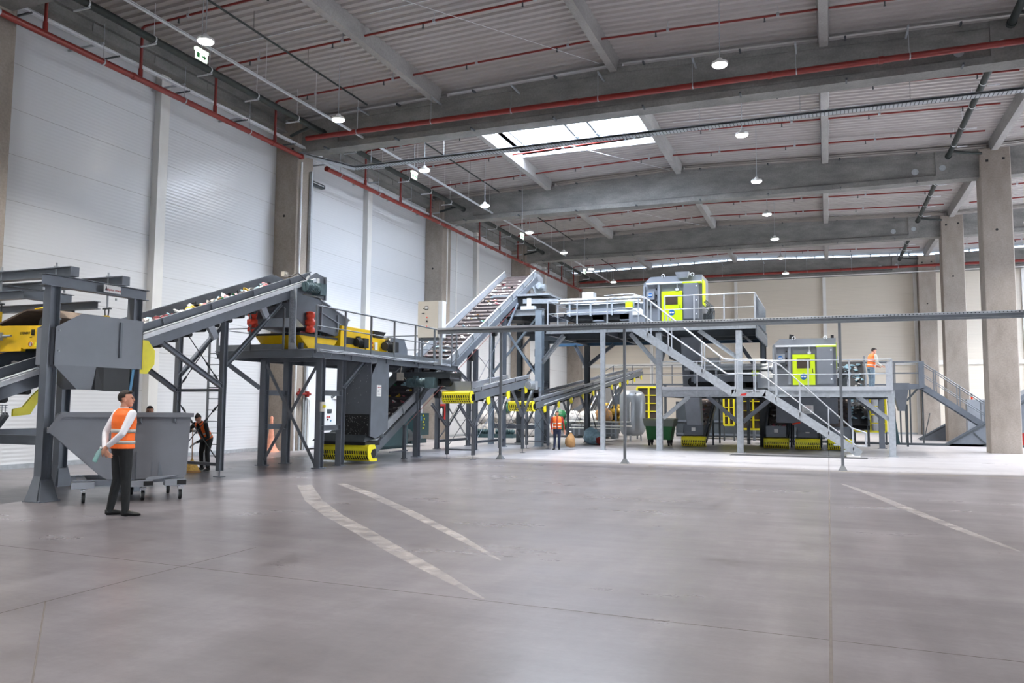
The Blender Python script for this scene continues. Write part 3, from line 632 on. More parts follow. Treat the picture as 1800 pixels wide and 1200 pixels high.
def conveyor(name, label, p0, p1, x0, x1, sideh=.25, belt='belt', frame='steel', cover='steel', idlers=True, cleats=0., tray=False, cat='conveyor', group=None, head=True):
    """belt conveyor running along +Y from p0=(y,z) to p1=(y,z); top of belt at those points"""
    (ya, za), (yb, zb) = p0, p1; d = Vector((0, yb-ya, zb-za)).normalized(); nrm = Vector((0, -d.z, d.y))
    t = thing(name, label, cat, ((x0+x1)/2, ya, 0), group)
    A = Vector((0, ya, za)); B = Vector((0, yb, zb)); xm = (x0+x1)/2
    def at_(x, p, off): return Vector((x, p.y, p.z))+nrm*off
    w = x1-x0
    MB().loft(at_(xm, A, -.02), at_(xm, B, -.02), [(-w/2+.06, -.015), (w/2-.06, -.015), (w/2-.06, .015), (-w/2+.06, .015)], up=(0, 0, 1)).loft(at_(xm, A, -.26), at_(xm, B, -.26), [(-w/2+.06, -.012), (w/2-.06, -.012), (w/2-.06, .012), (-w/2+.06, .012)]).build('belt', belt, t)
    if cleats:
        c = MB(); L_ = (B-A).length; k = .2
        while k < L_-.1: p = A+d*k; c.bar(at_(x0+.14, p, .03), at_(x1-.14, p, .03), .02, .07, up=(0, 0, 1)).cut(); k += cleats
        c.build_each('belt_cleat', belt, t)
    for sx, nm_ in ((x0, 'side_frame'), (x1, 'side_frame')):
        s = 1 if sx == x1 else -1
        b = MB().chan(at_(sx, A, -.16), at_(sx, B, -.16), .07, .24, .014, flip=-s)
        b.build(nm_, frame, t)
        g = MB().bar(at_(sx-s*.02, A, sideh/2+.0), at_(sx-s*.02, B, sideh/2+.0), .012, sideh).bar(at_(sx, A, sideh), at_(sx, B, sideh), .06, .03)
        L_ = (B-A).length; k = .6
        while k < L_: p = A+d*k; g.bar(at_(sx+s*.02, p, 0), at_(sx+s*.02, p, sideh), .03, .05); k += 1.5
        g.build('side_guard', cover, t)
    if tray:
        b = MB().bar(at_(x1+.09, A, -.0), at_(x1+.09, B, -.0), .13, .09); b.build('cable_duct', 'galv_bright', t)
        c = MB()
        for q in range(3): c.tube([at_(x1+.06+.03*q, A, .055), at_(x1+.06+.03*q, B-d*.4, .06), at_(x1+.06+.03*q, B-d*.2, .16)], .016, 6)
        c.build('duct_cable', 'cable', t)
    if idlers:
        i = MB(); L_ = (B-A).length; k = .5
        while k < L_-.3:
            p = A+d*k; i.cyl(at_(x0+.1, p, -.33), at_(x1-.1, p, -.33), .06, 8).cut(); k += .45
        i.build_each('return_roller', 'rubber', t)
    return t, A, B, d, nrm, at_
# ------------------------------------------------------------------ left: magnet frame
t = thing('magnet_frame', 'tall grey steel portal frame carrying the yellow magnet beside the skip', 'steel frame', (-13.35, 10.8, 0))
for x, y in ((-12.4, 9.87), (-12.4, 11.65), (-14.4, 9.87), (-14.4, 11.83)):
    z0 = .0; b = MB().ibeam((x, y, 0), (x, y, 3.66), .17, .2, .014, up=(0, 1, 0))
    b.box(x-.2, x+.2, y-.2, y+.2, 0, .02)
    for s in (-1, 1): b.prism([(x, y+s*.1, .02), (x, y+s*.19, .02), (x, y+s*.19, .06), (x, y+s*.1, .42)], (.0, 0, 0)) if 0 else b.hull8([(x-.09, y+s*.1, .02), (x+.09, y+s*.1, .02), (x+.14, y+s*.2, .02), (x-.14, y+s*.2, .02)], [(x-.085, y+s*.1, .42), (x+.085, y+s*.1, .42), (x+.085, y+s*.105, .42), (x-.085, y+s*.105, .42)])
    b.hull8([(x-.19, y-.17, .02), (x+.19, y-.17, .02), (x+.19, y+.17, .02), (x-.19, y+.17, .02)], [(x-.095, y-.1, .36), (x+.095, y-.1, .36), (x+.095, y+.1, .36), (x-.095, y+.1, .36)])
    b.build('post', 'steel', t)
for x in (-12.4, -14.4): MB().ibeam((x, 9.66, 3.76), (x, 11.9, 3.76), .17, .2, .014).build('top_beam', 'steel', t)
for y in (10.1, 11.2): MB().ibeam((-17.4, y, 3.94), (-12.18, y, 3.94), .17, .17, .014).box(-12.19, -12.17, y-.085, y+.085, 3.855, 4.025).build('cross_beam', 'steel', t)
for y in (9.95, 11.5): MB().ibeam((-17.4, y, 3.56), (-14.4, y, 3.56), .14, .15, .012).ibeam((-14.4, y, 3.56), (-13.2, y, 3.56), .14, .15, .012).build('lower_beam', 'steel', t)
MB().ibeam((-14.4, 9.87, 1.08), (-14.4, 11.83, 1.08), .12, .16).ibeam((-17.4, 9.87, 1.02), (-12.5, 9.87, 1.02), .1, .16).build('brace', 'steel', t)
p = MB().box(-12.295, -12.29, 10.82, 11.2, 3.69, 3.83).build('name_plate', 'white', t)
text('adaptos trend', (-12.287, 11.03, 3.745), .06, (1, 0, 0), 'red', t, 'plate_lettering'); MB().prism([(-12.288, 10.84, 3.72), (-12.288, 10.9, 3.72), (-12.288, 10.87, 3.8)], (.003, 0, 0)).build('plate_mark', 'steel_dark', t)
h = MB()
for y in (10.1, 11.2):
    for x in (-14.0, -12.62): h.tube([(x, y, 3.42), (x, y, 4.12)], .018, 8).box(x-.04, x+.04, y-.03, y+.03, 4.02, 4.06).cut()
for y in (9.7, 10.1, 11.2): h.tube([(-12.4, y, 3.62), (-12.4, y, 3.58)], .02, 6).cut()
h.build_each('hanger_rod', 'galv', t)
# overband magnet
t = thing('overband_magnet', 'yellow overband magnet hanging crosswise over the incoming conveyor', 'magnet separator', (-14.5, 10.65, 2.6))
for y in (9.98, 11.3):
    MB().prism([(-17.2, y, 2.6), (-12.85, y, 2.6), (-12.75, y, 2.7), (-12.75, y, 3.0), (-13.6, y, 3.02), (-17.2, y, 3.02)], (0, .03, 0)).box(-17.2, -13.2, y-.03, y+.06, 2.56, 2.62).build('side_plate', 'yellow', t)
c = MB(); bp = [(-17.0, 2.78), (-17.0, 3.1), (-13.9, 3.05), (-13.2, 3.28), (-12.75, 3.27), (-12.5, 3.12), (-12.48, 2.9), (-12.7, 2.75)]
for (xa, za), (xb, zb) in zip(bp, bp[1:]+bp[:1]): c.prism([(xa, 10.02, za), (xb, 10.02, zb), (xb, 10.02, zb+.03), (xa, 10.02, za+.03)], (0, 1.26, 0))
c.build('cleated_belt', 'brown_belt', t)
MB().cyl((-12.72, 10.04, 3.0), (-12.72, 11.28, 3.0), .2, 18).build('drum', 'rubber', t)
MB().box(-16.4, -13.5, 10.15, 11.15, 2.64, 2.98).build('magnet_core', 'steel_dark', t)
g = MB()
for y in (9.99, 11.3):
    g.tube([(-12.95, y, 3.3), (-12.7, y, 3.31), (-12.5, y, 3.16)], .014, 6)
g.build('edge_strip', 'yellow', t)
for x, y in ((-14.0, 10.1), (-12.62, 10.1), (-14.0, 11.2), (-12.62, 11.2)):
    MB().box(x-.03, x+.03, y-.03, y+.03, 3.0, 3.3).build('lifting_lug', 'yellow', t)
    MB().tube([(x-.04, y, 3.3), (x-.05, y, 3.4), (x-.03, y, 3.44)], .012, 6).tube([(x+.04, y, 3.3), (x+.05, y, 3.4), (x+.03, y, 3.44)], .012, 6).box(x-.1, x+.1, y-.02, y+.02, 3.42, 3.45).build('shackle', 'steel_dark', t)
text('STEINERT', (-13.15, 9.975, 2.875), .06, (0, -1, 0), 'black', t, 'maker_lettering'); text('UMS', (-13.0, 9.975, 2.80), .03, (0, -1, 0), 'black', t, 'type_lettering')
MB().box(-12.99, -12.965, 9.968, 9.98, 2.835, 2.935).box(-12.945, -12.92, 9.968, 9.98, 2.835, 2.935).box(-12.98, -12.93, 9.968, 9.98, 2.835, 2.855).build('maker_mark', 'black', t)
MB().lathe((-13.0, 9.972, 2.68), [(.045, 0), (.045, .006)], 20, 'Y').build('warning_label', 'white', t); MB().tube([(-13.0+.038*math.cos(a*PI/8), 9.968, 2.68+.038*math.sin(a*PI/8)) for a in range(17)], .006, 5).build('warning_ring', 'red', t)
MB().prism([(-12.91, 9.972, 2.64), (-12.82, 9.972, 2.64), (-12.865, 9.972, 2.72)], (0, -.004, 0)).build('warning_triangle', 'guard_yellow', t)
b = MB(); b.box(-14.1, -13.6, 9.86, 9.97, 2.80, 2.86).cyl((-13.7, 9.9, 2.83), (-13.4, 9.9, 2.83), .022, 8).box(-13.95, -13.7, 9.8, 9.97, 2.76, 2.9); b.build('tension_spindle', 'galv', t)
# hopper
t = thing('discharge_hopper', 'large grey sheet steel hopper bolted to the portal frame above the skip', 'hopper', (-12.9, 10.8, 1.89))
F_ = [(-12.3, 9.88, 2.31), (-12.3, 9.88, 2.95), (-12.3, 10.4, 3.24), (-12.3, 11.78, 3.24), (-12.3, 11.78, 2.31)]
b = MB().prism(F_, (-.012, 0, 0)).prism([(x-.42, y, z) for x, y, z in F_], (-.012, 0, 0))
b.prism([(-12.3, 9.88, 2.31), (-12.3, 9.88, 2.95), (-12.72, 9.88, 2.95), (-12.72, 9.88, 2.31)], (0, .012, 0)).prism([(-12.3, 11.78, 2.31), (-12.3, 11.78, 3.24), (-12.72, 11.78, 3.24), (-12.72, 11.78, 2.31)], (0, -.012, 0))
b.build('hopper_body', 'hopper_grey', t)
b = MB(); b.prism([(-12.3, 9.88, 2.31), (-12.3, 10.75, 2.31), (-12.35, 10.4, 1.9)], (-.012, 0, 0)).prism([(-12.3, 10.75, 2.31), (-12.36, 10.72, 1.9), (-12.35, 10.4, 1.9)], (-.012, 0, 0))
b.add([(-12.3, 9.88, 2.31), (-12.72, 9.88, 2.31), (-12.7, 10.4, 1.9), (-12.35, 10.4, 1.9)], [(0, 1, 2, 3)]).prism([(-12.72, 9.88, 2.31), (-12.72, 11.78, 2.31), (-12.7, 11.75, 1.9), (-12.7, 10.4, 1.9)], (.012, 0, 0))
b.build('hopper_funnel', 'hopper_grey', t)
pr = [(-12.33, 10.95), (-12.31, 11.2), (-12.31, 11.5), (-12.36, 11.68), (-12.5, 11.76), (-12.8, 11.76)]
b = MB()
for (xa, ya), (xb, yb) in zip(pr, pr[1:]): b.prism([(xa, ya, 1.88), (xb, yb, 1.88), (xb-.01, yb-.01, 1.88), (xa-.01, ya, 1.88)], (0, 0, .43))
b.prism([(-12.33, 10.75, 1.9), (-12.33, 10.95, 1.88), (-12.33, 10.95, 2.31), (-12.3, 10.75, 2.31)], (-.01, 0, 0)); b.build('rubber_apron', 'black', t)
MB().prism([(-12.302, 11.5, 1.88), (-12.302, 11.56, 1.88), (-12.302, 11.62, 2.3), (-12.302, 11.56, 2.3)], (-.006, 0, 0)).build('apron_fold', 'blue_light', t)
MB().box(-12.3, -12.27, 11.22, 11.27, 2.5, 3.16).build('stiffener', 'steel', t)
k = MB()
for z in (2.55, 2.9, 3.1): k.sph((-12.29, 9.96, z), .018, n=6).cut()
k.build_each('bolt', 'galv', t)
# ------------------------------------------------------------------ tipping skip on castors
t = thing('tipping_skip', 'grey tipping skip on castors below the hopper', 'skip', (0, 0, 0))
XN, XF = .58, -.58
S_ = [(-1.38, 1.17), (-.62, .45), (-.5, .37), (.70, .36), (.74, .42), (.78, 1.44), (-1.2, 1.44), (-1.37, 1.25)]
b = MB()
for x, s in ((XN, -1), (XF, 1)): b.prism([(x, y, z) for y, z in S_], (s*.01, 0, 0))
for (ya, za), (yb, zb) in zip(S_[:5], S_[1:6]): b.prism([(XN, ya, za), (XN, yb, zb), (XN, yb+.006, zb+.008), (XN, ya+.006, za+.008)], (XF-XN, 0, 0))
b.build('skip_body', 'skip_grey', t)
b = MB()
for x in (XN+.02, XF-.02): b.bar((x, -1.22, 1.46), (x, .80, 1.46), .07, .07).bar((x, -1.22, 1.46), (x, -1.39, 1.19), .07, .07)
b.bar((XN, .80, 1.46), (XF, .80, 1.46), .07, .07).bar((XN, -1.38, 1.2), (XF, -1.38, 1.2), .06, .08); b.build('rim', 'skip_grey', t)
for y in (-.03, .52): MB().tube([(XN+.03, y, 1.4), (XN+.05, y, 1.35), (XN+.02, y+.02, 1.32)], .012, 6).box(XN, XN+.02, y-.03, y+.03, 1.32, 1.41).build('hook_lug', 'steel', t)
b = MB()
for y in (-.13, -.07): b.box(XN, XN+.04, y, y+.012, .36, .84)
b.prism([(XN+.01, .28, .42), (XN+.01, .36, .42), (XN+.01, .30, .66)], (.012, 0, 0)).box(XN, XN+.01, .18, .19, .42, .66); b.build('side_rib', 'steel', t)
b = MB()
for x in (XN-.06, XF+.06): b.chan((x, -1.0, .32), (x, -.1, .31), .08, .12).bar((x, -.05, .34), (x, .70, .37), .06, .10)
b.hull8([(XN-.05, .0, .26), (XN+.03, .0, .26), (XN+.03, .12, .34), (XN-.05, .12, .34)], [(XN-.05, .12, .40), (XN+.03, .12, .40), (XN+.03, .62, .42), (XN-.05, .62, .42)])
for y in (-.86, .03, .56): b.chan((XN+.10, y-.0, .30), (XF-.10, y, .30), .14, .11, flip=-1).box(XN-.12, XN+.12, y-.17, y+.17, .25, .35)
b.build('chassis', 'steel_light', t)
for y in (.03, .56): MB().box(XN-.09, XN+.122, y+.02, y+.172, .262, .338).build('channel_mouth', 'black', t)
for x, y in ((XN-.02, -.84), (XN-.02, .06), (XN-.02, .66), (XF+.1, -.02), (XF+.1, .60)):
    c = MB().tube([(x, y, .27), (x, y, .20)], .03, 10).box(x-.05, x+.02, y-.036, y-.030, .08, .2).box(x-.05, x+.02, y+.030, y+.036, .08, .2).box(x-.05, x+.05, y-.05, y+.05, .2, .22)
    w = c.build('castor', 'galv_bright', t)
    MB().cyl((x-.02, y-.022, .085), (x-.02, y+.022, .085), .085, 18).build('wheel', 'rubber', w); MB().cyl((x-.02, y-.027, .085), (x-.02, y+.027, .085), .045, 14).build('wheel_hub', 'galv', w)
t.location = (-11.46, 10.96, 0); t.rotation_euler = (0, 0, math.radians(-38))
# ------------------------------------------------------------------ feed conveyor
sl = .351; zt = lambda y: 3.12+sl*(y-12.42)-.10
t, A, B, d, nrm, at_ = conveyor('feed_conveyor', 'long inclined feed conveyor rising past the hopper, loaded with mixed rubbish', (4.0, zt(4.0)), (18.2, zt(18.2)), -14.3, -13.05, .22, tray=True)
MB().prism([(-12.98, 17.0, 4.62), (-12.98, 18.3, 5.27), (-12.98, 18.7, 5.2), (-12.98, 18.7, 4.55), (-12.98, 18.45, 4.6), (-12.98, 18.0, 4.62)], (-.02, 0, 0)).cut().prism([(-14.36, 17.0, 4.62), (-14.36, 18.3, 5.27), (-14.36, 18.7, 5.2), (-14.36, 18.7, 4.55), (-14.36, 18.0, 4.62)], (.02, 0, 0)).bar((-12.95, 18.7, 4.55), (-12.95, 18.7, 5.2), .05).box(-14.36, -12.98, 18.68, 18.7, 4.55, 5.2).build_each('head_plate', 'steel', t)
MB().cyl((-14.3, 18.3, 4.88), (-13.0, 18.3, 4.88), .2, 16).build('head_pulley', 'rubber', t)
motor((-12.8, 17.55, 4.78), (0, 1, 0), .75, .13, t)
MB().box(-12.97, -12.95, 18.3, 18.42, 4.98, 5.12).build('paper_label', 'white', t)
MB().tube([(-12.9, 17.0, 4.95), (-12.85, 17.3, 5.1), (-12.8, 17.6, 4.95)], .015, 6).build('motor_cable', 'black', t)
MB().box(-12.95, -12.85, 16.75, 16.9, 4.93, 5.05).cyl((-12.85, 16.82, 4.99), (-12.82, 16.82, 4.99), .03, 10).build('isolator_box', 'cab_cream', t)
k = MB()
for y in (7.5, 11.9, 14.2, 16.0): p = Vector((0, y, zt(y))); k.prism([at_(-13.0, p, -.28), at_(-13.0, p+d*.2, -.28), at_(-13.0, p+d*.28, -.58), at_(-13.0, p+d*.12, -.6)], (-.08, 0, 0)).cut()
k.build_each('roller_bracket', 'steel_light', t)
trash(-14.15, -13.3, 7.2, 10.4, lambda y: zt(y)+.03, 90, 3, 'rubbish heaped on the feed conveyor below the yellow magnet'); trash(-14.15, -13.3, 12.3, 17.6, lambda y: zt(y)+.05, 200, 5, 'rubbish riding up the feed conveyor beyond the hopper')
# yellow hexagon tail guard plate peeping out behind the hopper
def hexplate(x, y, z, r, label):
    o = MB().prism([(x, y+r*1.05*math.cos(a), z+r*math.sin(a)) for a in [PI/8+k*PI/4 for k in range(8)]], (-.03, 0, 0)).build('guard_plate', 'guard_yellow'); tag(o, label, 'guard'); return o
t2 = thing('cross_conveyor', 'dark cross conveyor under the feed conveyor with yellow end guards', 'conveyor', (-13.6, 12.2, 1.9))
MB().prism([(-12.62, 12.1+.33*math.cos(a), 2.58+.36*math.sin(a)) for a in [PI/8+k*PI/4 for k in range(8)]], (-.03, 0, 0)).build('end_guard', 'guard_yellow', t2)
MB().box(-15.0, -12.66, 11.9, 12.3, 2.4, 2.75).build('conveyor_body', 'steel_dark', t2); MB().cyl((-15, 12.1, 2.58), (-12.66, 12.1, 2.58), .17, 12).build('pulley', 'rubber', t2)
MB().bar((-14.8, 12.1, 2.4), (-14.8, 12.1, 0), .12).build('support_arm', 'steel', t2)
t2 = thing('tail_guard_unit', 'yellow mesh guard under the low end of the feed conveyor', 'guard', (-13.2, 9.4, 1.4))
MB().prism([(-13.1, 9.8, 1.42), (-13.1, 10.12, 1.45), (-13.1, 10.40, 1.88), (-13.1, 10.40, 2.02), (-13.1, 10.15, 1.78), (-13.1, 9.98, 1.58), (-13.1, 9.8, 1.54)], (-.04, 0, 0)).build('guard_cheek', 'guard_yellow', t2)
m_ = MB()
for k in range(14): m_.bar((-14.2+.08*k, 9.7, 1.44), (-14.2+.08*k, 9.7, 1.62), .02, .01)
for k in range(5): m_.box(-14.2, -13.1, 9.69, 9.71, 1.44+.04*k, 1.45+.04*k)
m_.build('guard_mesh', 'galv', t2)
MB().bar((-14.4, 9.87, .4), (-13.2, 9.75, 1.45), .08).build('guard_bracket', 'steel', t2)
# trestle under the feed conveyor
t = thing('conveyor_trestle', 'braced steel trestle carrying the feed conveyor over the sweeper', 'steel frame', (-13.7, 14.85, 0))
XF2, YF2 = -14.6, 15.1
for x, y in ((-13.0, 14.82), (XF2, YF2)):
    b = MB().ibeam((x, y, .14), (x, y, zt(y)-.3), .12, .13, .012, up=(0, 1, 0)).tube([(x, y, 0.0), (x, y, .16)], .014, 6).box(x-.11, x+.11, y-.08, y+.08, 0, .015); b.build('leg', 'steel', t)
def brace(a, b_, w, name='brace'): MB().ibeam(a, b_, w, w, .012).build(name, 'steel', t)
brace((-13.0, 14.8, 2.05), (-13.03, 13.0, 2.93), .10); brace((-13.0, 14.9, 2.55), (-13.03, 16.9, 4.25), .09); brace((XF2, YF2, 1.95), (-14.32, 13.0, 2.9), .10); brace((XF2, YF2, 2.3), (-14.32, 16.8, 4.2), .10)
brace((XF2, YF2, 1.98), (-13.0, 14.82, 1.98), .07); brace((XF2, YF2, .28), (-13.0, 14.82, .28), .07)
r_ = MB(); nd = [((XF2, YF2, 2.0), (-13.0, 14.82, 3.6)), ((-13.0, 14.82, 2.05), (XF2, YF2, 3.6)), ((XF2, YF2, 1.75), (-13.0, 14.82, .3)), ((-13.0, 14.82, 1.75), (XF2, YF2, .35))]
for a, b_ in nd:
    r_.tube([a, b_], .012, 6); a, b_ = Vector(a), Vector(b_)
    for f in (.12, .3): r_.tube([a.lerp(b_, f), a.lerp(b_, f+.07)], .025, 6)
r_.build('tie_rod', 'steel_dark', t)
# ladder to the platform
t = thing('access_ladder', 'steel ladder standing behind the trestle up to the separator platform', 'ladder', (-15.1, 16.95, 0))
for x in (-15.35, -14.9): MB().bar((x, 16.95, 0), (x, 16.95, 4.2), .04, .05).build('stile', 'rail_grey', t)
for k in range(10): MB().bar((-15.35, 16.95, .3+.3*k), (-14.9, 16.95, .3+.3*k), .025).build('rung', 'rail_grey', t)
# ------------------------------------------------------------------ separator platform
ZD = 3.1
t = thing('separator_platform', 'raised grey steel platform carrying the yellow separator, cables along its edge', 'platform', (-13.6, 20.5, 0)); PLAT = t
b = MB().box(-15.4, -12.25, 17.25, 25.9, ZD-.03, ZD); b.build('deck', 'steel_light', t)
b = MB(); 
for x in (-15.35, -12.25): b.chan((x, 17.2, ZD-.12), (x, 25.9, ZD-.12), .08, .2, flip=(1 if x > -13 else -1))
for y in (17.2, 19.0, 20.9, 22.9, 25.85): b.chan((-15.35, y, ZD-.12), (-12.25, y, ZD-.12), .08, .2)
b.build('edge_beam', 'steel', t)
for i, (x, y) in enumerate(((-14.4, 18.06), (-14.35, 19.0), (-12.5, 17.95), (-12.55, 19.0), (-12.5, 23.35), (-14.9, 23.35))): post((x, y, 0), ZD-.22, .17, t)
b = MB()
for z in (1.05, 1.98): b.ibeam((-14.4, 18.06, z), (-14.35, 19.0, z), .12, .14); b.cut().ibeam((-12.5, 17.95, z), (-12.55, 19.0, z), .12, .14).cut()
b.build_each('cross_bar', 'steel', t)
b = MB().bar((-14.3, 17.98, 2.75), (-12.6, 17.93, .1), .09, .01, up=(0, 1, 0)).bar((-12.6, 17.95, 2.75), (-14.3, 18.0, .15), .09, .01, up=(0, 1, 0)); b.build('flat_brace', 'steel', t)
MB().ibeam((-14.5, 18.0, 2.1), (-15.3, 17.3, 2.9), .12, .12).cut().ibeam((-12.5, 19.0, 2.15), (-12.45, 20.0, 2.92), .12, .12).build_each('strut', 'steel', t)
rail([(-15.35, 17.25, ZD), (-13.2, 17.25, ZD)], 1.08, t); rail([(-12.22, 17.3, ZD), (-12.22, 25.3, ZD)], 1.12, t); rail([(-15.4, 17.3, ZD), (-15.4, 25.1, ZD)], 1.1, t); rail([(-15.3, 25.85, ZD), (-12.3, 25.85, ZD)], 1.1, t, toe=False)
b = MB(); rn = random.Random(4)
for k in range(7):
    pts = [(-12.17+.012*k, y, ZD-.05+.02*math.sin(y*1.7+k)+.012*(k % 3)+rn.uniform(-.012, .012)) for y in [17.3+.55*j for j in range(15)]]
    b.tube(pts, .016, 6)
for y in (17.4, 19.7, 22.5): b.tube([(-12.12, y, ZD-.05), (-12.1, y+.15, ZD-.25), (-12.12, y+.4, ZD-.22), (-12.14, y+.5, ZD-.05)], .01, 5)
for k in range(5): b.tube([(-12.95+.03*k, 17.35, ZD), (-12.95+.03*k, 17.2, ZD+.2), (-12.93+.02*k, 17.15, ZD+1.35)], .014, 6)
b.build('cable_bundle', 'cable', t)
MB().box(-13.02, -12.82, 17.22, 17.26, ZD, ZD+1.6).build('cable_riser', 'galv', t)
for i, (y, z) in enumerate(((17.9, 1.6),)):
    MB().box(-12.41, -12.36, y-.08, y+.08, z-.12, z+.14).build('switch_box', 'cab_cream', t); MB().cyl((-12.36, y, z+.02), (-12.3, y, z+.02), .035, 12).build('emergency_stop', 'guard_yellow', t)
# vibrating feeder under the conveyor head
t = thing('vibrating_feeder', 'vibrating feeder with orange-red motors on the separator platform', 'feeder', (-13.5, 18.5, ZD))
b = MB().prism([(-13.0, 17.5, 3.95), (-13.0, 17.5, 4.6), (-13.0, 18.5, 4.55), (-13.0, 19.98, 4.12), (-13.0, 19.85, 3.75), (-13.0, 19.3, 3.6), (-13.0, 17.9, 3.72)], (-.015, 0, 0)).prism([(-14.4, 17.5, 3.95), (-14.4, 17.5, 4.6), (-14.4, 18.5, 4.55), (-14.4, 19.98, 4.12), (-14.4, 19.85, 3.75), (-14.4, 19.3, 3.6), (-14.4, 17.9, 3.72)], (.015, 0, 0)).prism([(-13.0, 17.5, 3.95), (-13.0, 17.5, 4.6), (-13.0, 17.52, 4.6), (-13.0, 17.52, 3.95)], (-1.4, 0, 0)).prism([(-13.0, 17.9, 3.72), (-13.0, 19.3, 3.6), (-13.0, 19.3, 3.62), (-13.0, 17.9, 3.74)], (-1.4, 0, 0))
b.build('chute_hood', 'steel', t)
s = MB()
for y in (18.55, 19.35, 19.75): s.box(-12.99, -12.94, y, y+.03, 3.72, 4.5-.28*(y-18.5)-.05)
s.bar((-12.97, 18.55, 4.2), (-12.97, 19.5, 3.95), .06, .02).bar((-12.97, 18.5, 4.55), (-12.97, 19.98, 4.12), .05, .03); s.build('hood_rib', 'steel_light', t)
for x, y in ((-12.88, 17.95), (-14.55, 17.7), (-14.3, 17.35)):
    m = MB().lathe((x, y, 3.58), [(.05, 0), (.125, .02), (.125, .12), (.10, .13), (.10, .2), (.14, .2), (.14, .34), (.10, .34), (.10, .42), (.12, .43), (.12, .55), (.05, .57)], 16); m.build('vibrator_motor', 'red_motor', t)
y0 = 17.6
b = MB().prism([(-12.98, y0, 3.50), (-12.98, 19.4, 3.50), (-12.98, 19.1, 3.18), (-12.98, 18.0, 3.18)], (-.02, 0, 0)).prism([(-14.4, y0, 3.50), (-14.4, 19.4, 3.50), (-14.4, 19.1, 3.18), (-14.4, 18.0, 3.18)], (.02, 0, 0)).prism([(-12.98, y0, 3.50), (-12.98, y0+.03, 3.5), (-12.98, 18.03, 3.18), (-12.98, 18.0, 3.18)], (-1.4, 0, 0)); b.build('feeder_trough', 'yellow', t)
MB().box(-14.4, -12.96, y0, 19.4, 3.5, 3.56).build('trough_edge', 'rubber', t)
b = MB()
for x in (-14.3, -13.05):
    for y in (17.8, 19.2): b.box(x-.05, x+.05, y-.05, y+.05, ZD, 3.3).cut()
b.build_each('feeder_foot', 'steel_dark', t)
trash(-14.3, -13.1, 18.1, 19.4, lambda y: 3.58, 40, 8, 'rubbish spread in the yellow feeder trough')
# eddy current separator
t = thing('eddy_current_separator', 'bright yellow separator housing behind the platform railing', 'separator', (-13.6, 21, ZD))
b = MB().box(-14.4, -12.92, 19.46, 22.2, ZD+.1, 3.72).prism([(-12.92, 19.46, 3.72), (-12.92, 21.2, 3.72), (-12.92, 21.1, 3.93), (-12.92, 19.52, 3.93)], (-1.48, 0, 0)); b.build('housing', 'yellow', t)
MB().box(-12.93, -12.9, 19.75, 20.35, 3.42, 3.62).box(-12.93, -12.9, 19.9, 20.4, 3.22, 3.25).build('vent_opening', 'black', t)
MB().box(-12.92, -12.86, 20.75, 21.05, 3.15, 3.62).build('service_door', 'yellow', t)
motor((-12.85, 20.15, 3.5), (0, 1, 0), .45, .12, t, 'black', 'drum_motor'); motor((-12.8, 21.7, 3.5), (0, 1, 0), .6, .13, t, 'black', 'belt_motor')
MB().box(-12.89, -12.86, 21.25, 21.4, 3.35, 3.58).build('control_display', 'white', t); k = MB()
for z in (3.28, 3.42, 3.55): k.cyl((-12.9, 21.12, z), (-12.87, 21.12, z), .03, 8).cut()
k.build_each('push_button', 'red', t)
MB().prism([(-12.95, 22.2, ZD+.05), (-12.95, 22.2, 3.8), (-12.95, 23.2, 3.85), (-12.95, 23.45, 3.5), (-12.95, 23.45, ZD+.05)], (-1.4, 0, 0)).build('outlet_hood', 'steel', t)
MB().hull8([(-14.2, 21.45, 3.75), (-13.0, 21.45, 3.75), (-13.0, 21.9, 3.75), (-14.2, 21.9, 3.75)], [(-14.3, 21.3, 3.95), (-12.95, 21.3, 3.95), (-12.95, 22.05, 3.95), (-14.3, 22.05, 3.95)]).build('inlet_funnel', 'rubber', t)
MB().tube([(-12.84, 21.9, 3.2), (-12.8, 21.95, 3.6), (-12.82, 22.05, 3.75), (-12.84, 22.1, 3.4)], .018, 6).build('motor_cable', 'cab_cream', t)
# big discharge chute
t = thing('discharge_chute', 'tall dark chute under the separator platform with a warning notice', 'chute', (-12.8, 20.5, .7))
b = MB().box(-13.2, -12.22, 20.0, 20.02, .78, 2.9).prism([(-12.2, 20.0, .78), (-12.2, 20.0, 2.5), (-12.2, 20.3, 2.9), (-12.2, 20.98, 2.9), (-12.2, 20.98, .95), (-12.2, 20.3, .70)], (-.02, 0, 0)).box(-13.2, -13.18, 20.0, 20.98, .9, 2.9).box(-13.2, -12.22, 20.96, 20.98, 1.2, 2.9)
b.build('chute_body', 'steel', t)
MB().box(-13.2, -12.23, 19.97, 19.985, .78, 1.4).build('rubber_curtain', 'black', t)
s = MB(); rn = random.Random(12)
for k in range(90): x, z, q = rn.uniform(-13.15, -12.25), rn.uniform(.8, 1.38), rn.uniform(.006, .02); s.add([(x, 19.966, z), (x+q, 19.966, z+q*.3), (x+q*.6, 19.966, z+q*1.4)], [(0, 1, 2)])
for k in range(22): x, z, q = rn.uniform(-13.15, -12.3), rn.uniform(1.6, 2.8), rn.uniform(.006, .03); s.add([(x, 19.996, z), (x+q*.5, 19.996, z+q*.3), (x+q*.4, 19.996, z+q*1.6)], [(0, 1, 2)])
s.build('stuck_scraps', 'white', t)['kind'] = 'stuff'
MB().box(-12.2, -12.195, 20.3, 20.55, 1.92, 2.25).build('notice', 'white', t); text('adaptos trend', (-12.192, 20.44, 2.19), .032, (1, 0, 0), 'red', t, 'notice_heading')
b = MB()
for k, (a_, c_) in enumerate(((.12, .22), (.04, .14), (.04, .14), (.05, .1), (.06, .2))): b.box(-12.195, -12.192, 20.3+a_, 20.3+c_, 2.12-.035*k, 2.128-.035*k)
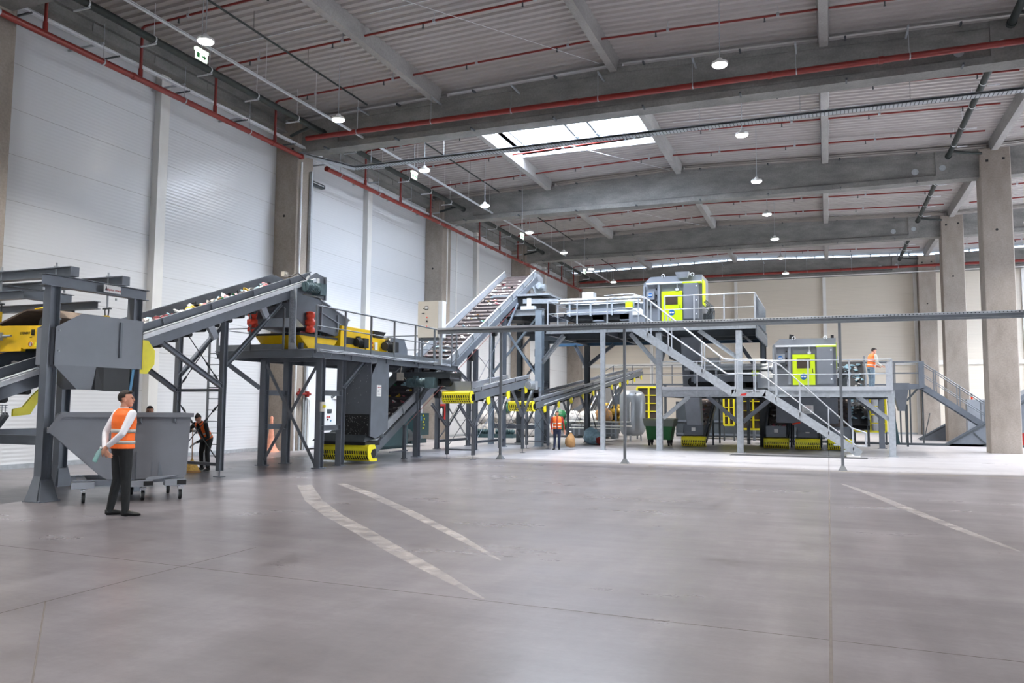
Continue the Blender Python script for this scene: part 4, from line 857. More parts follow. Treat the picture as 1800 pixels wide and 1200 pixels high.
b.build('notice_lines', 'steel', t)
# steep conveyor
zs = lambda y: .45+(y-20.6)*.5138
t, A, B, d, nrm, at_ = conveyor('steep_conveyor', 'steep cleated conveyor climbing to the upper platform, carrying bottles and film', (20.6, zs(20.6)), (34.8, zs(34.8)), -14.05, -12.5, .26, belt='cleat_belt', frame='steel', cover='galv', cleats=.42)
MB().prism([(-12.46, 34.0, 7.2), (-12.46, 34.6, 7.85), (-12.46, 35.6, 7.75), (-12.46, 35.55, 6.75), (-12.46, 34.5, 6.85)], (-.02, 0, 0)).cut().prism([(-14.1, 34.0, 7.2), (-14.1, 34.6, 7.85), (-14.1, 35.6, 7.75), (-14.1, 35.55, 6.75), (-14.1, 34.5, 6.85)], (.02, 0, 0)).build_each('head_plate', 'galv', t)
MB().cyl((-14.0, 35.0, 7.45), (-12.5, 35.0, 7.45), .2, 14).build('head_pulley', 'rubber', t); motor((-12.3, 34.5, 7.2), (0, 1, 0), .7, .13, t, 'galv')
k = MB()
for y in (24.6, 27.4, 29.6): p = Vector((0, y, zs(y))); k.cyl(at_(-12.6, p, -.52), at_(-12.42, p, -.52), .13, 12).cut()
k.build_each('support_wheel', 'rubber', t)
MB().tube([at_(-12.44, A+d*2, -.36), at_(-12.44, B-d*2, -.36)], .01, 6).build('pull_cord', 'red_pipe', t)
tail_guard(-13.95, -12.18, 19.85, .06, .52, t, depth=.85)
MB().hull8([(-14.0, 19.75, .62), (-12.25, 19.75, .62), (-12.25, 20.9, .75), (-14.0, 20.9, .75)], [(-13.85, 20.0, .84), (-12.35, 20.0, .84), (-12.35, 20.9, .86), (-13.85, 20.9, .86)]).build('feed_hood', 'steel_dark', t)
MB().box(-13.9, -12.3, 19.9, 20.7, .5, .63).build('skirt', 'rubber', t)
for x in (-12.42, -14.1): post((x, 22.4, 0), 1.05, .09, t, 'leg')
b = MB()
for x in (-12.5, -14.1):
    for y in (28.0, 30.9): post((x, y, 0), zs(y)-.42, .15, t, 'leg')
    b.ibeam((x, 28.0, 2.35), (x, 30.9, 2.35), .09, .1); b.ibeam((x, 28.0, .3), (x, 30.9, .3), .09, .1); b.ibeam((x, 28.0, 2.3), (x, 26.4, 2.95), .09, .1)
    b.tube([(x, 28.0, 2.4), (x, 30.9, 4.9)], .014, 5).tube([(x, 30.9, 2.4), (x, 28.0, 3.7)], .014, 5).tube([(x, 28.0, .3), (x, 30.9, 2.3)], .014, 5).tube([(x, 30.9, .3), (x, 28.0, 2.3)], .014, 5)
for y in (28.0, 30.9): b.ibeam((-14.1, y, 2.35), (-12.5, y, 2.35), .09, .1); b.tube([(-14.1, y, .3), (-12.5, y, 2.3)], .014, 5)
b.bar((-12.42, 31.0, 4.9), (-12.42, 32.2, 6.1), .07, .08).bar((-14.1, 31.0, 4.9), (-14.1, 32.2, 6.1), .07, .08).bar((-12.42, 22.6, .25), (-12.42, 21.5, .25), .04).build('leg_brace', 'steel', t)
trash(-13.9, -12.65, 22.0, 34.4, zs, 170, 21, 'rows of bottles and film riding on the steep cleated conveyor', step=.42*.889)
# small cross conveyor with teal motor below the platform end
t = thing('transfer_conveyor', 'short dark transfer conveyor with teal gear motor under the platform end', 'conveyor', (-11.9, 22.9, 2))
MB().box(-12.9, -11.0, 22.6, 23.4, 2.5, 2.62).build('belt', 'belt', t); MB().chan((-13.0, 22.55, 2.62), (-10.95, 22.55, 2.62), .07, .2).cut().chan((-13.0, 23.45, 2.62), (-10.95, 23.45, 2.62), .07, .2, flip=-1).build_each('side_frame', 'steel_dark', t)
MB().cyl((-11.1, 22.6, 2.42), (-11.1, 23.4, 2.42), .16, 14).cut().cyl((-11.45, 22.6, 2.40), (-11.45, 23.4, 2.40), .12, 14).build_each('roller', 'rubber', t)
motor((-12.35, 22.42, 2.38), (1, 0, 0), .95, .14, t); MB().box(-12.75, -12.55, 22.42, 22.52, 2.45, 2.7).build('isolator_box', 'cab_cream', t)
MB().tube([(-12.6, 22.4, 2.7), (-12.5, 22.3, 3.0), (-12.45, 22.3, 3.05)], .014, 6).tube([(-12.55, 22.4, 2.6), (-12.3, 22.35, 2.42), (-12.1, 22.36, 2.48)], .014, 6).build('motor_cable', 'cab_cream', t)
MB().bar((-12.5, 22.9, 2.8), (-12.5, 22.9, 2.55), .06).bar((-12.4, 23.35, 1.9), (-11.7, 22.6, 2.35), .1, .12).build('support_arm', 'steel_dark', t)
# two light conveyors behind each other
def light_conv(name, lab, y0, z0, y1, z1, x0, x1, legs, lab2=None):
    t, A, B, d, nrm, at_ = conveyor(name, lab, (y0, z0), (y1, z1), x0, x1, .12, frame='steel', cover='steel_light')
    tail_guard(x0-.04, x1+.02, y0-.35, z0-.36, z0+.02, t, depth=.6)
    MB().shell([(x0, y0-.15, z0+.05), (x1, y0-.15, z0+.05), (x1, y0+.75, z0+.05), (x0, y0+.75, z0+.05)], (0, 0, .28), .02).build('feed_box', 'steel_light', t)
    k = .9
    while k < (B-A).length-.3:
        p = A+d*k; MB().prism([at_(x1+.05, p, -.26), at_(x1+.05, p+d*.28, -.26), at_(x1+.05, p+d*.28, -.48), at_(x1+.05, p+d*.1, -.52), at_(x1+.05, p, -.42)], (-.04, 0, 0)).bar(at_(x0, p+d*.1, -.40), at_(x1, p+d*.1, -.40), .18, .012).build('roller_guard', 'guard_yellow', t); k += 1.75
    for y in legs:
        zz = z0+(z1-z0)*(y-y0)/(y1-y0)-.28
        for x in (x0, x1):
            b = MB().ibeam((x, y, .14), (x, y, zz), .09, .1, .012, up=(0, 1, 0)).tube([(x, y, 0), (x, y, .16)], .012, 6).box(x-.08, x+.08, y-.07, y+.07, 0, .012); b.build('leg', 'steel', t)
            MB().ibeam((x, y, zz*.55), (x, y+1.2, zz+.12), .07, .08).ibeam((x, y, zz*.55), (x, y-1.1, zz-.1), .07, .08).build('leg_brace', 'steel', t) if zz > 1 else None
        MB().bar((x0, y, .3), (x1, y, .3), .05).tube([(x0, y, .35), (x1, y, zz*.9)], .012, 5).tube([(x1, y, .35), (x0, y, zz*.9)], .012, 5).build('cross_bar', 'steel', t)
    return t, at_, A, B, d
t, at_, A, B, d = light_conv('light_conveyor', 'short inclined conveyor with yellow tail guard just beyond the separator platform', 22.95, 2.10, 28.0, 2.72, -11.2, -10.3, (22.95, 27.3))
motor((-10.15, 27.4, 2.45), (0, 1, 0), .65, .13, t, 'galv'); MB().tube([(-10.28, 24.2, 2.4), (-10.28, 24.2, 4.05)], .03, 8).build('stand_pipe', 'galv', t)
t, at_, A, B, d = light_conv('light_conveyor', 'long shallow conveyor with yellow tail guard rising behind the woman', 28.55, 1.84, 47.5, 3.86, -11.2, -10.3, (30.13, 35.6, 41.0))
MB().bar((-10.25, 29.5, 1.75), (-10.25, 44, 3.45), .03).build('cable_duct', 'galv_bright', t)
t = thing('outlet_box', 'dark rubber outlet box dropping onto the long shallow conveyor', 'chute', (-10.8, 28.4, 1.9)); MB().box(-11.25, -10.3, 28.25, 29.0, 1.98, 2.35).build('outlet_body', 'rubber', t); MB().box(-11.3, -10.25, 28.2, 29.05, 2.34, 2.4).build('outlet_flange', 'steel', t)
# low cable tray in front, on thin posts
t = thing('cable_tray', 'long low cable tray on thin posts crossing in front of the plant', 'cable tray', (-5, 23.7, 0))
MB().chan((-11.9, 23.7, 4.12), (12, 23.7, 4.12), .3, .12, .012, flip=-1).bar((-11.9, 23.55, 4.03), (12, 23.55, 4.03), .02, .05).build('tray_body', 'rail_grey', t)
b = MB().box(-11.9, 12, 23.52, 23.54, 4.14, 4.2); b.build('tray_rim', 'rail_white', t)
b = MB().box(-7.5, 12, 23.517, 23.519, 4.165, 4.17); x = -7.5
while x < 12: b.box(x, x+.025, 23.515, 23.52, 4.155, 4.185); x += .09
b.build('tray_grid', 'frame_dark', t)
b = MB()
for k in range(4): b.tube([(-11.9, 23.62+.03*k, 4.2), (12, 23.62+.03*k, 4.2)], .015, 5)
b.build('tray_cable', 'cable', t)
for x in (-9.66, -5.66, .33): MB().bar((x, 23.62, 0), (x, 23.62, 4.06), .075, .075).hull8([(x-.12, 23.5, 0), (x+.12, 23.5, 0), (x+.12, 23.74, 0), (x-.12, 23.74, 0)], [(x-.04, 23.58, .14), (x+.04, 23.58, .14), (x+.04, 23.66, .14), (x-.04, 23.66, .14)]).build('post', 'rail_grey', t)
MB().bar((-11.85, 23.7, 4.1), (-11.85, 23.7, 3.0), .09, .09).bar((-12.2, 23.7, 3.05), (-11.8, 23.7, 3.05), .08).build('end_post', 'galv', t)
# ------------------------------------------------------------------ feeder tower behind the steep conveyor
t = thing('feeder_tower', 'tall braced steel tower with pale blue post under the upper feeder', 'steel frame', (-12.5, 33, 0))
MB().ibeam((-11.3, 31.9, 0), (-11.3, 31.9, 5.72), .30, .32, .02, up=(0, 1, 0)).box(-11.5, -11.1, 31.7, 32.1, 0, .025).build('post', 'column_blue', t)
MB().ibeam((-13.95, 33.0, 0), (-13.95, 33.0, 5.7), .2, .22, .015, up=(0, 1, 0)).build('post', 'column_blue', t)
for x, y in ((-13.3, 34.8), (-11.98, 34.8)): post((x, y, 0), 5.7, .22, t, m='steel_dark')
MB().ibeam((-13.6, 31.9, 5.65), (-11.1, 31.9, 5.65), .2, .26).build('head_beam', 'galv', t); MB().ibeam((-14.2, 34.8, 5.65), (-10.9, 34.8, 5.65), .2, .24).build('head_beam', 'steel', t)
for z, h in ((2.6, .22), (.78, .2)): MB().ibeam((-14.0, 33.4, z), (-11.3, 33.0, z), .15, h).build('tie_beam', 'steel', t)
MB().ibeam((-11.98, 34.8, 2.6), (-11.3, 31.9, 2.6), .15, .22).build('tie_beam', 'steel', t)
for (xa, za, xb, zb) in ((-13.2, 2.7, -12.0, 4.2), (-12.0, 2.7, -13.2, 4.2), (-13.2, 4.3, -12.0, 5.6), (-12.0, 4.3, -13.2, 5.6)): MB().bar((xa, 34.7, za), (xb, 34.7, zb), .09, .09).build('brace', 'steel', t)
for (xa, za, xb, zb) in ((-13.9, 2.8, -11.4, 5.5), (-11.4, 2.7, -13.2, 5.4)): MB().bar((xa, 32.4, za), (xb, 32.0, zb), .09, .09).build('brace', 'column_blue', t)
MB().box(-12.5, -12.1, 34.6, 34.72, 3.95, 4.3).build('gusset_plate', 'steel_dark', t)
t = thing('upper_feeder', 'dark vibrating feeder under the head of the steep conveyor', 'feeder', (-12.4, 33, 5.8))
MB().prism([(-13.4, 32.3, 6.45), (-11.35, 32.3, 6.35), (-11.35, 32.3, 5.85), (-12.0, 32.3, 5.35), (-13.2, 32.3, 5.45)], (0, 1.9, 0)).build('feeder_trough', 'rubber', t)
MB().box(-13.6, -11.0, 32.2, 34.3, 6.42, 6.5).prism([(-12.2, 32.25, 6.3), (-10.6, 32.25, 6.25), (-10.6, 32.25, 6.05), (-12.2, 32.25, 6.1)], (0, .1, 0)).build('feeder_deck', 'galv', t)
MB().cyl((-11.9, 32.2, 5.75), (-11.9, 32.2, 6.3), .1, 12).box(-12.2, -11.6, 32.0, 32.4, 5.8, 5.95).build('spring_mount', 'galv_bright', t)
MB().box(-12.6, -12.0, 33.5, 34.2, 4.8, 5.4).cyl((-12.2, 33.4, 4.9), (-12.2, 33.9, 4.9), .12, 10).build('drive_unit', 'steel_dark', t)
# ------------------------------------------------------------------ upper platform
ZU = 4.9
t = thing('high_platform', 'high galvanised platform with white railings carrying the upper optical sorter', 'platform', (-6.6, 33.9, 0))
MB().box(-10.8, -2.45, 31.3, 36.8, ZU-.04, ZU).build('deck', 'steel', t)
b = MB().chan((-10.8, 31.28, ZU-.12), (-2.45, 31.28, ZU-.12), .08, .24).chan((-2.45, 31.28, ZU-.12), (-2.45, 36.8, ZU-.12), .08, .24); b.build('edge_beam', 'galv', t)
for y in (33.1, 34.9, 36.7): MB().ibeam((-12.2, y, ZU-.2), (-2.5, y, ZU-.2), .14, .3).build('floor_beam', 'steel_dark' if y < 36 else 'navy_beam', t)
for x in (-10.6, -8.2, -6.15, -3.1): MB().ibeam((x, 31.3, ZU-.2), (x, 36.8, ZU-.2), .14, .26).build('floor_beam', 'steel', t)
for (x, y, w, h, m) in ((-8.2, 30.6, .16, 4.7, 'galv'), (-6.15, 31.45, .22, 4.6, 'galv'), (-3.1, 31.4, .22, 4.6, 'galv'), (-10.6, 36.7, .22, 4.6, 'steel_dark'), (-2.6, 36.7, .24, 4.6, 'steel_dark')): post((x, y, 0), h, w, t, m=m)
for a, b_ in (((-6.25, 31.45, 3.4), (-7.3, 31.45, 4.6)), ((-6.15, 31.5, 3.3), (-6.15, 33.2, 4.5)), ((-3.2, 31.4, 3.6), (-4.6, 31.4, 4.65)), ((-10.6, 36.7, 3.5), (-11.2, 36.7, 4.6)), ((-10.6, 36.7, 3.6), (-9.3, 36.7, 4.6)), ((-2.6, 36.7, 3.0), (-3.6, 36.7, 4.5)), ((-2.6, 36.6, 3.0), (-2.5, 35.2, 4.6)), ((-11.2, 31.9, 3.5), (-10.1, 31.5, 4.6))): MB().ibeam(a, b_, .14, .16).build('knee_brace', 'steel' if a[1] > 33 else 'galv', t)
rail([(-10.75, 34.0, ZU), (-10.75, 31.35, ZU), (-6.95, 31.35, ZU)], 1.12, t, 'rail_white', toe=False)
rail([(-5.9, 31.35, ZU), (-2.5, 31.35, ZU), (-2.5, 36.7, ZU)], 1.12, t, 'rail_white')
b = MB()
for k in range(34): b.bar((-2.47, 31.5+k*.155, ZU-.5), (-2.47, 31.5+k*.155, ZU+1.05), .012)
b.build('mesh_infill', 'rail_grey', t)
MB().box(-2.48, -2.42, 31.3, 36.8, ZU-.55, ZU-.1).build('side_grating', 'rail_grey', t)
# acceleration belts
def accel(x0, x1, y, zb, lab):
    t = thing('acceleration_conveyor', lab, 'conveyor', ((x0+x1)/2, y, zb)); L_ = x1-x0
    MB().box(x0+.15, x1, y, y+1.9, zb+.28, zb+.52).build('belt_frame', 'steel_light', t)
    MB().box(x0+.2, x1-.1, y+.1, y+1.8, zb+.05, zb+.27).build('belt', 'rubber', t)
    MB().cyl((x0+.2, y+.05, zb+.28), (x0+.2, y+1.85, zb+.28), .2, 14).build('tail_pulley', 'rubber', t)
    b = MB().tube([(x0-.1, y-.05, zb+.95), (x1, y-.05, zb+.95)], .05, 10).cut().tube([(x0-.1, y-.05, zb+.8), (x1, y-.05, zb+.8)], .05, 10).cut().tube([(x0-.1, y+1.9, zb+.95), (x1, y+1.9, zb+.95)], .05, 10); b.build_each('guide_tube', 'galv_bright', t)
    MB().box(x0+.1, x1-.05, y-.02, y+.02, zb+.6, zb+.72).cut().box(x0+.1, x1-.05, y+1.86, y+1.9, zb+.55, zb+.9).build_each('side_skirt', 'steel_dark', t)
    for k in range(4): x = x0+.3+(L_-.6)*k/3; MB().box(x-.04, x+.04, y-.08, y-.02, zb+.22, zb+.95).build('frame_rib', 'galv', t)
    for x in (x0+L_*.45, x0+L_*.8): MB().box(x-.25, x+.25, y+.1, y+1.7, zb, zb+.3).build('stand', 'steel_light', t)
    MB().box(x1-.62, x1-.32, y-.2, y-.05, zb+.5, zb+.72).build('sensor_box', 'lime', t); MB().box(x1-.35, x1-.25, y-.12, y-.02, zb+.15, zb+.35).build('stop_button', 'yellow', t)
    MB().box(x0+.75, x0+1.25, y+.3, y+.8, zb+.95, zb+1.3).build('terminal_box', 'cab_white', t)
    return t
accel(-10.6, -7.2, 33.0, ZU+.42, 'pale acceleration conveyor on the upper platform, leading into the upper sorter')
accel(-5.4, -2.2, 33.6, 2.45, 'acceleration conveyor leading into the lower sorter behind the stair')
# optical sorter housings
def sorter(lab, loc):
    t = thing('optical_sorter', lab, 'sorting machine', (0, 0, 0), 'optical sorter housings'); w, h, d = 2.32, 1.88, 1.7
    MB().prism([(0, 0, 0), (0, 0, 1.62), (.28, 0, h), (w, 0, h), (w, 0, 0)], (0, d, 0)).build('housing', 'hopper_grey', t)
    MB().box(.12, w, -.12, 0, 1.56, 1.63).build('roof_ledge', 'galv_bright', t)
    MB().box(.58, .68, -.1, 0, .1, 1.56).box(0, .08, -.1, 0, 0, 1.5).build('frame_post', 'steel_light', t)
    door = MB().box(.74, 1.56, -.09, -.02, .08, 1.26).build('door', 'lime', t)
    MB().box(.90, 1.38, -.10, -.085, .72, 1.10).build('door_window', 'window_dark', door); MB().tube([(1.47, -.1, .7), (1.47, -.14, .68), (1.47, -.14, .56), (1.5, -.1, .54)], .012, 6).build('door_handle', 'black', door)
    s = MB().lathe((1.14, -.095, .40), [(.12, 0), (.12, .012)], 22, 'Y'); s.build('safety_sign', 'sign_blue', door)
    MB().box(1.05, 1.13, -.105, -.095, .375, .425).box(1.15, 1.23, -.105, -.095, .375, .425).box(1.1, 1.18, -.105, -.095, .405, .42).build('goggles_symbol', 'white', door)
    MB().tube([(1.36, -.08, 1.56), (1.36, -.08, 1.3)], .015, 6).box(1.3, 1.42, -.12, -.05, 1.27, 1.36).build('door_switch', 'galv_bright', t)
    p = MB().box(1.63, 2.2, -.28, 0, .12, 1.52).build('cabinet', 'hopper_grey', t); k = MB()
    for z in (.3, .85, 1.4): k.cyl((2.14, -.29, z), (2.14, -.27, z), .03, 8).cut()
    k.build_each('lock', 'galv_bright', p)
    MB().box(1.6, w, -.24, 0, 1.53, 1.58).box(w, w+.02, .02, .8, .7, 1.7).build('lime_trim', 'lime', t)
    q = MB().box(.14, .46, -.13, -.02, .95, 1.28).build('service_hatch', 'steel_light', t); MB().lathe((.3, -.135, 1.12), [(.09, 0), (.09, .01)], 18, 'Y').build('safety_sign', 'sign_blue', q); MB().box(.23, .37, -.145, -.135, 1.10, 1.15).build('goggles_symbol', 'white', q)
    MB().box(.14, .5, -.1, -.03, .72, .9).build('lower_recess', 'steel_dark', t)
    k = MB()
    for z in (.86, 1.12, 1.38): k.sph((.52, -.03, z), .035, n=8).cut()
    k.build_each('knob', 'black', t)
    for x in (.8, 1.95): MB().tube([(x+.06*math.cos(a*PI/6), -.02, h+.02+.06*math.sin(a*PI/6)) for a in range(-2, 9)], .016, 6).build('lifting_eye', 'galv_bright', t)
    b = MB().prism([(-.5, -.02, .62), (-.12, -.02, .62), (.1, -.02, .45), (.1, -.02, -.05), (-.6, -.02, -.05), (-.6, -.02, .5)], (0, 1.4, 0)); b.build('inlet_hood', 'steel_light', t)
    MB().prism([(-.45, -.03, .62), (-.1, -.03, .62), (.05, -.03, .48), (.05, -.03, .36), (-.45, -.03, .36)], (0, -.02, 0)).build('inlet_label', 'white', t)
    g = MB(); rn = random.Random(3)
    for k in range(9): g.tube([(w+.05+rn.uniform(0, .3), .1+.1*k, rn.uniform(.05, .3)), (w+.2+rn.uniform(0, .25), .1+.1*k, rn.uniform(.4, .8)), (w+.05, .15+.1*k, rn.uniform(.5, 1.0))], .022, 6)
    g.box(w+.02, w+.35, .2, .9, .05, .35).cyl((w+.3, .3, .1), (w+.3, .3, .6), .07, 10).build('air_valves', 'steel_dark', t)
    t.location = loc; t['label'] = lab; return t
s1 = sorter('grey optical sorter with lime door on the upper platform', (-6.84, 31.85, ZU+.12))
s2 = dup(s1, (-2.0, 33.05, 2.5), 'dark grey optical sorter with lime door on the lower platform')
c_ = MB().prism([(1.3, -.25, 1.99), (1.85, -.25, 1.99), (1.78, -.2, 1.75), (1.4, -.2, 1.75)], (0, .5, 0)).build('exhaust_cowl', 'steel_light', s1)
MB().prism([(.62, .2, 1.9), (.82, .2, 1.9), (.80, .2, 2.04), (.64, .2, 2.08)], (0, .15, 0)).build('roof_floodlight', 'black', s2); MB().cyl((2.2, .1, 1.88), (2.2, .1, 2.0), .06, 10).build('roof_beacon', 'black', s2)
# ------------------------------------------------------------------ lower platform
ZL = 2.34
t = thing('low_platform', 'lower galvanised platform on H posts carrying the darker optical sorter', 'platform', (-2, 33.8, 0))
MB().box(-6.1, 2.15, 31.35, 38.2, ZL-.03, ZL).build('deck', 'steel_light', t)
MB().ibeam((-6.1, 31.4, ZL-.13), (2.2, 31.4, ZL-.13), .14, .24, .02).build('edge_beam', 'galv', t)
for x in (2.1, -6.0, -3.1, .0): MB().ibeam((x, 31.4, ZL-.14), (x, 38.2, ZL-.14), .14, .24).build('floor_beam', 'steel', t)
for y in (34, 36.2, 38.1): MB().ibeam((-6.0, y, ZL-.14), (2.1, y, ZL-.14), .14, .22).build('floor_beam', 'steel_dark', t)
post((2.08, 31.45, 0), ZL-.24, .21, t, m='galv'); post((2.1, 37.8, 0), ZL-.24, .22, t); post((-2.75, 37.6, 0), ZL-.24, .22, t, m='steel_dark'); post((-6.0, 37.6, 0), ZL-.24, .2, t, m='steel_dark'); post((.8, 35.5, 0), ZL-.24, .12, t)
for a, b_ in (((-6.0, 31.45, 1.25), (-5.0, 31.45, 2.1)), ((-3.2, 31.45, 1.15), (-4.3, 31.45, 2.1)), ((-3.0, 31.45, 1.15), (-1.9, 31.45, 2.1)), ((2.0, 31.45, 1.3), (.95, 31.45, 2.15)), ((2.1, 37.7, 1.3), (1.2, 37.7, 2.1)), ((-2.7, 37.6, 1.2), (-1.8, 37.6, 2.1))): MB().ibeam(a, b_, .13, .15).build('knee_brace', 'galv' if a[0] in (-6.0, 2.0) and a[1] < 35 else 'steel', t)
rail([(-6.1, 31.35, ZL), (-3.25, 31.35, ZL)], 1.1, t, 'rail_white', r=.02); rail([(-2.05, 31.35, ZL), (2.12, 31.35, ZL), (2.12, 34.2, ZL)], 1.1, t, 'rail_white', r=.02)
b = MB()
for k in range(7): b.bar((2.12, 31.6+k*.4, ZL-.35), (2.12, 31.6+k*.4, ZL+1.05), .03)
b.build('mesh_infill', 'rail_white', t)
# ------------------------------------------------------------------ stair from the floor to the upper platform
t = thing('galvanised_stair', 'long galvanised stair descending from the upper platform past the landing to the floor', 'stair', (-3, 30.9, 0))
YA, YB = 30.45, 31.15
for y in (YA, YB):
    b = MB().bar((-6.95, y, ZU-.18), (-3.25, y, ZL-.12), .02, .27).bar((-3.3, y, ZL-.12), (-2.1, y, ZL-.12), .02, .25).bar((-2.15, y, ZL-.12), (1.0, y, .1), .02, .27)
    b.build('stringer', 'galv', t)
tr = MB(); n = 12
for k in range(n): x = -6.85+3.5*k/n; z = ZU-.1-(ZU-ZL)*k/n; tr.box(x, x+.28, YA, YB, z-.2, z-.17).cut()
for k in range(11): x = -2.0+2.95*k/11; z = ZL-.05-ZL*k/11; tr.box(x, x+.26, YA, YB, z-.2, z-.17).cut()
tr.box(-3.3, -2.1, YA, YB, ZL-.03, ZL).build_each('tread', 'galv', t)
text('adaptos trend', (-2.55, YA-.015, ZL-.07), .09, (0, -1, 0), 'steel_dark', t, 'stair_lettering'); MB().prism([(-3.0, YA-.012, ZL-.22), (-2.8, YA-.012, ZL-.22), (-2.75, YA-.012, ZL-.12), (-2.95, YA-.012, ZL-.15)], (0, -.004, 0)).build('stair_logo', 'red', t)
for y in (YA-.01, YB):
    up = [(-8.1, y, ZU+1.12), (-7.0, y, ZU+1.15), (-6.5, y, ZU+1.0), (-3.6, y, ZL+1.15), (-3.1, y, ZL+1.1), (-2.15, y, ZL+1.1), (-1.6, y, ZL+.9), (.75, y, 1.0), (1.2, y, .85), (1.2, y, .38), (.9, y, .38)]
    md = [(-7.8, y, ZU+.6), (-7.0, y, ZU+.6), (-3.5, y, ZL+.6), (-2.3, y, ZL+.6), (.85, y, .42)]
    MB().tube(up, .022, 8).cut().tube(md, .018, 8).build_each('hand_rail', 'rail_white', t)
    for x in (-6.4, -5.6, -4.35, -3.15, -2.5, -1.75, -.95, 0.0, .78):
        zb_ = ZU-.18+(x+6.95)*(ZL-ZU)/3.7+.06 if x < -3.3 else (ZL-.1 if x < -2.1 else ZL-.12-(x+2.15)*(ZL-.2)/3.15)
        zt_ = ZU+1.0+(x+6.5)*(ZL+.15-ZU)/2.9*1.0 if x < -3.6 else (ZL+1.1 if x < -2.1 else ZL+.9-(x+1.6)*(ZL-.1)/2.35)
        MB().bar((x, y-.01, zb_), (x, y-.01, zt_), .04, .04).box(x-.045, x+.045, y-.03, y+.01, zb_-.02, zb_+.12).build('rail_post', 'rail_white', t)
MB().box(.55, 1.0, 30.4, 31.2, 0, .06).build('kerb_foot', 'white', t)
# ------------------------------------------------------------------ chutes and tail units below
t = thing('drop_chute', 'slim bluish grey drop chute from the upper sorter down to the floor conveyor', 'chute', (-5.3, 33.9, .9))
MB().hull8([(-5.62, 33.9, 2.2), (-4.98, 33.9, 2.2), (-4.98, 34.6, 2.2), (-5.62, 34.6, 2.2)], [(-5.72, 33.9, 4.65), (-4.9, 33.9, 4.65), (-4.9, 34.6, 4.65), (-5.72, 34.6, 4.65)]).hull8([(-5.55, 34.3, .95), (-4.95, 34.3, .95), (-4.95, 34.9, .95), (-5.55, 34.9, .95)], [(-5.62, 33.9, 2.25), (-4.98, 33.9, 2.25), (-4.98, 34.6, 2.25), (-5.62, 34.6, 2.25)]).build('chute_body', 'steel_light', t)
MB().hull8([(-6.2, 34.0, 3.7), (-5.7, 34.0, 3.7), (-5.7, 36.0, 3.7), (-6.2, 36.0, 3.7)], [(-6.5, 33.9, 4.6), (-5.7, 33.9, 4.6), (-5.7, 36.0, 4.6), (-6.5, 36.0, 4.6)]).build('side_outlet', 'steel_dark', t)
t = thing('split_chute', 'broad dark chute under the lower sorter with a white notice', 'chute', (-.8, 34.0, .8))
MB().box(-1.95, .35, 33.9, 35.2, 1.1, 2.1).hull8([(-1.1, 34.0, .75), (-.45, 34.0, .75), (-.45, 34.8, .75), (-1.1, 34.8, .75)], [(-1.3, 33.9, 1.12), (-.3, 33.9, 1.12), (-.3, 35.0, 1.12), (-1.3, 35.0, 1.12)]).build('chute_body', 'steel', t)
MB().box(-.98, -.55, 33.87, 33.9, 1.48, 1.8).build('notice', 'white', t); text('adaptos', (-.72, 33.865, 1.74), .06, (0, -1, 0), 'red', t, 'notice_heading'); b = MB()
for k in range(4): b.box(-.9, -.62-.05*(k % 2), 33.862, 33.868, 1.66-.05*k, 1.672-.05*k)
b.build('notice_lines', 'steel', t); MB().cyl((-1.35, 33.9, 1.05), (-1.05, 33.9, 1.12), .03, 8).build('red_lever', 'red_motor', t)
def tail_unit(x0, x1, y, lab, rise, seed, box=True, len_=7.0):
    ang = rise; y1 = y+len_*math.cos(ang); z1 = .42+len_*math.sin(ang)
    t, A, B, d, nrm, at_ = conveyor('floor_conveyor', lab, (y+.45, .42), (y1, z1), x0+.05, x1-.05, .22, belt='cleat_belt_brightened', frame='steel_dark', cover='steel', cleats=.42)
    tail_guard(x0, x1, y, .02, .45, t, depth=.8)
    if box: MB().box(x0+.08, x1-.08, y+.12, y+.14, .5, .95).box(x0+.08, x0+.1, y+.12, y+.9, .5, .95).box(x1-.1, x1-.08, y+.12, y+.9, .5, .95).build('feed_box', 'steel', t); xm = (x0+x1)/2; MB().box(xm-.08, xm+.08, y+.105, y+.118, .68, .83).build('paper_label', 'white', t)
    for k in (.35, .75):
        p = A.lerp(B, k)
        for x in (x0, x1): MB().bar((x, p.y, 0), (x, p.y, p.z-.3), .08, .08).build('leg', 'steel_dark', t)
    trash(x0+.15, x1-.15, y+1.0, y1-.2, lambda q: .42+(q-y-.45)*math.tan(ang), 110, seed, 'rubbish on the cleated floor conveyor %s' % lab.split(',')[-1].strip(), step=.42*math.cos(ang))
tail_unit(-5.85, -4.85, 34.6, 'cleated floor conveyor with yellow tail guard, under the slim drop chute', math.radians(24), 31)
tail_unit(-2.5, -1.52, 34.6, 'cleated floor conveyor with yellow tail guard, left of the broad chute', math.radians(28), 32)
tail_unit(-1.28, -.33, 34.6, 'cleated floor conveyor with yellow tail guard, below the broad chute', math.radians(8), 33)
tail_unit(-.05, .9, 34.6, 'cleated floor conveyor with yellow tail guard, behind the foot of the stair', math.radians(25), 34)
# a steep conveyor with blue film rising behind the lower platform on the right
t, A, B, d, nrm, at_ = conveyor('film_conveyor', 'steep conveyor with bluish film seen under the right end of the lower platform', (37.5, 1.0), (41.0, 3.9), .45, 1.6, .3, frame='steel_dark', cover='steel')
for x in (.4, 1.65): MB().bar((x, 39.5, 0), (x, 39.5, 2.2), .1).build('leg', 'steel_dark', t)
trash(.6, 1.5, 37.8, 40.8, lambda y: 1.0+(y-37.5)*.829, 130, 40, 'bluish film riding up behind the lower platform', mats=['film_blue', 'film_blue', 'white', 'film_white', 'black'])
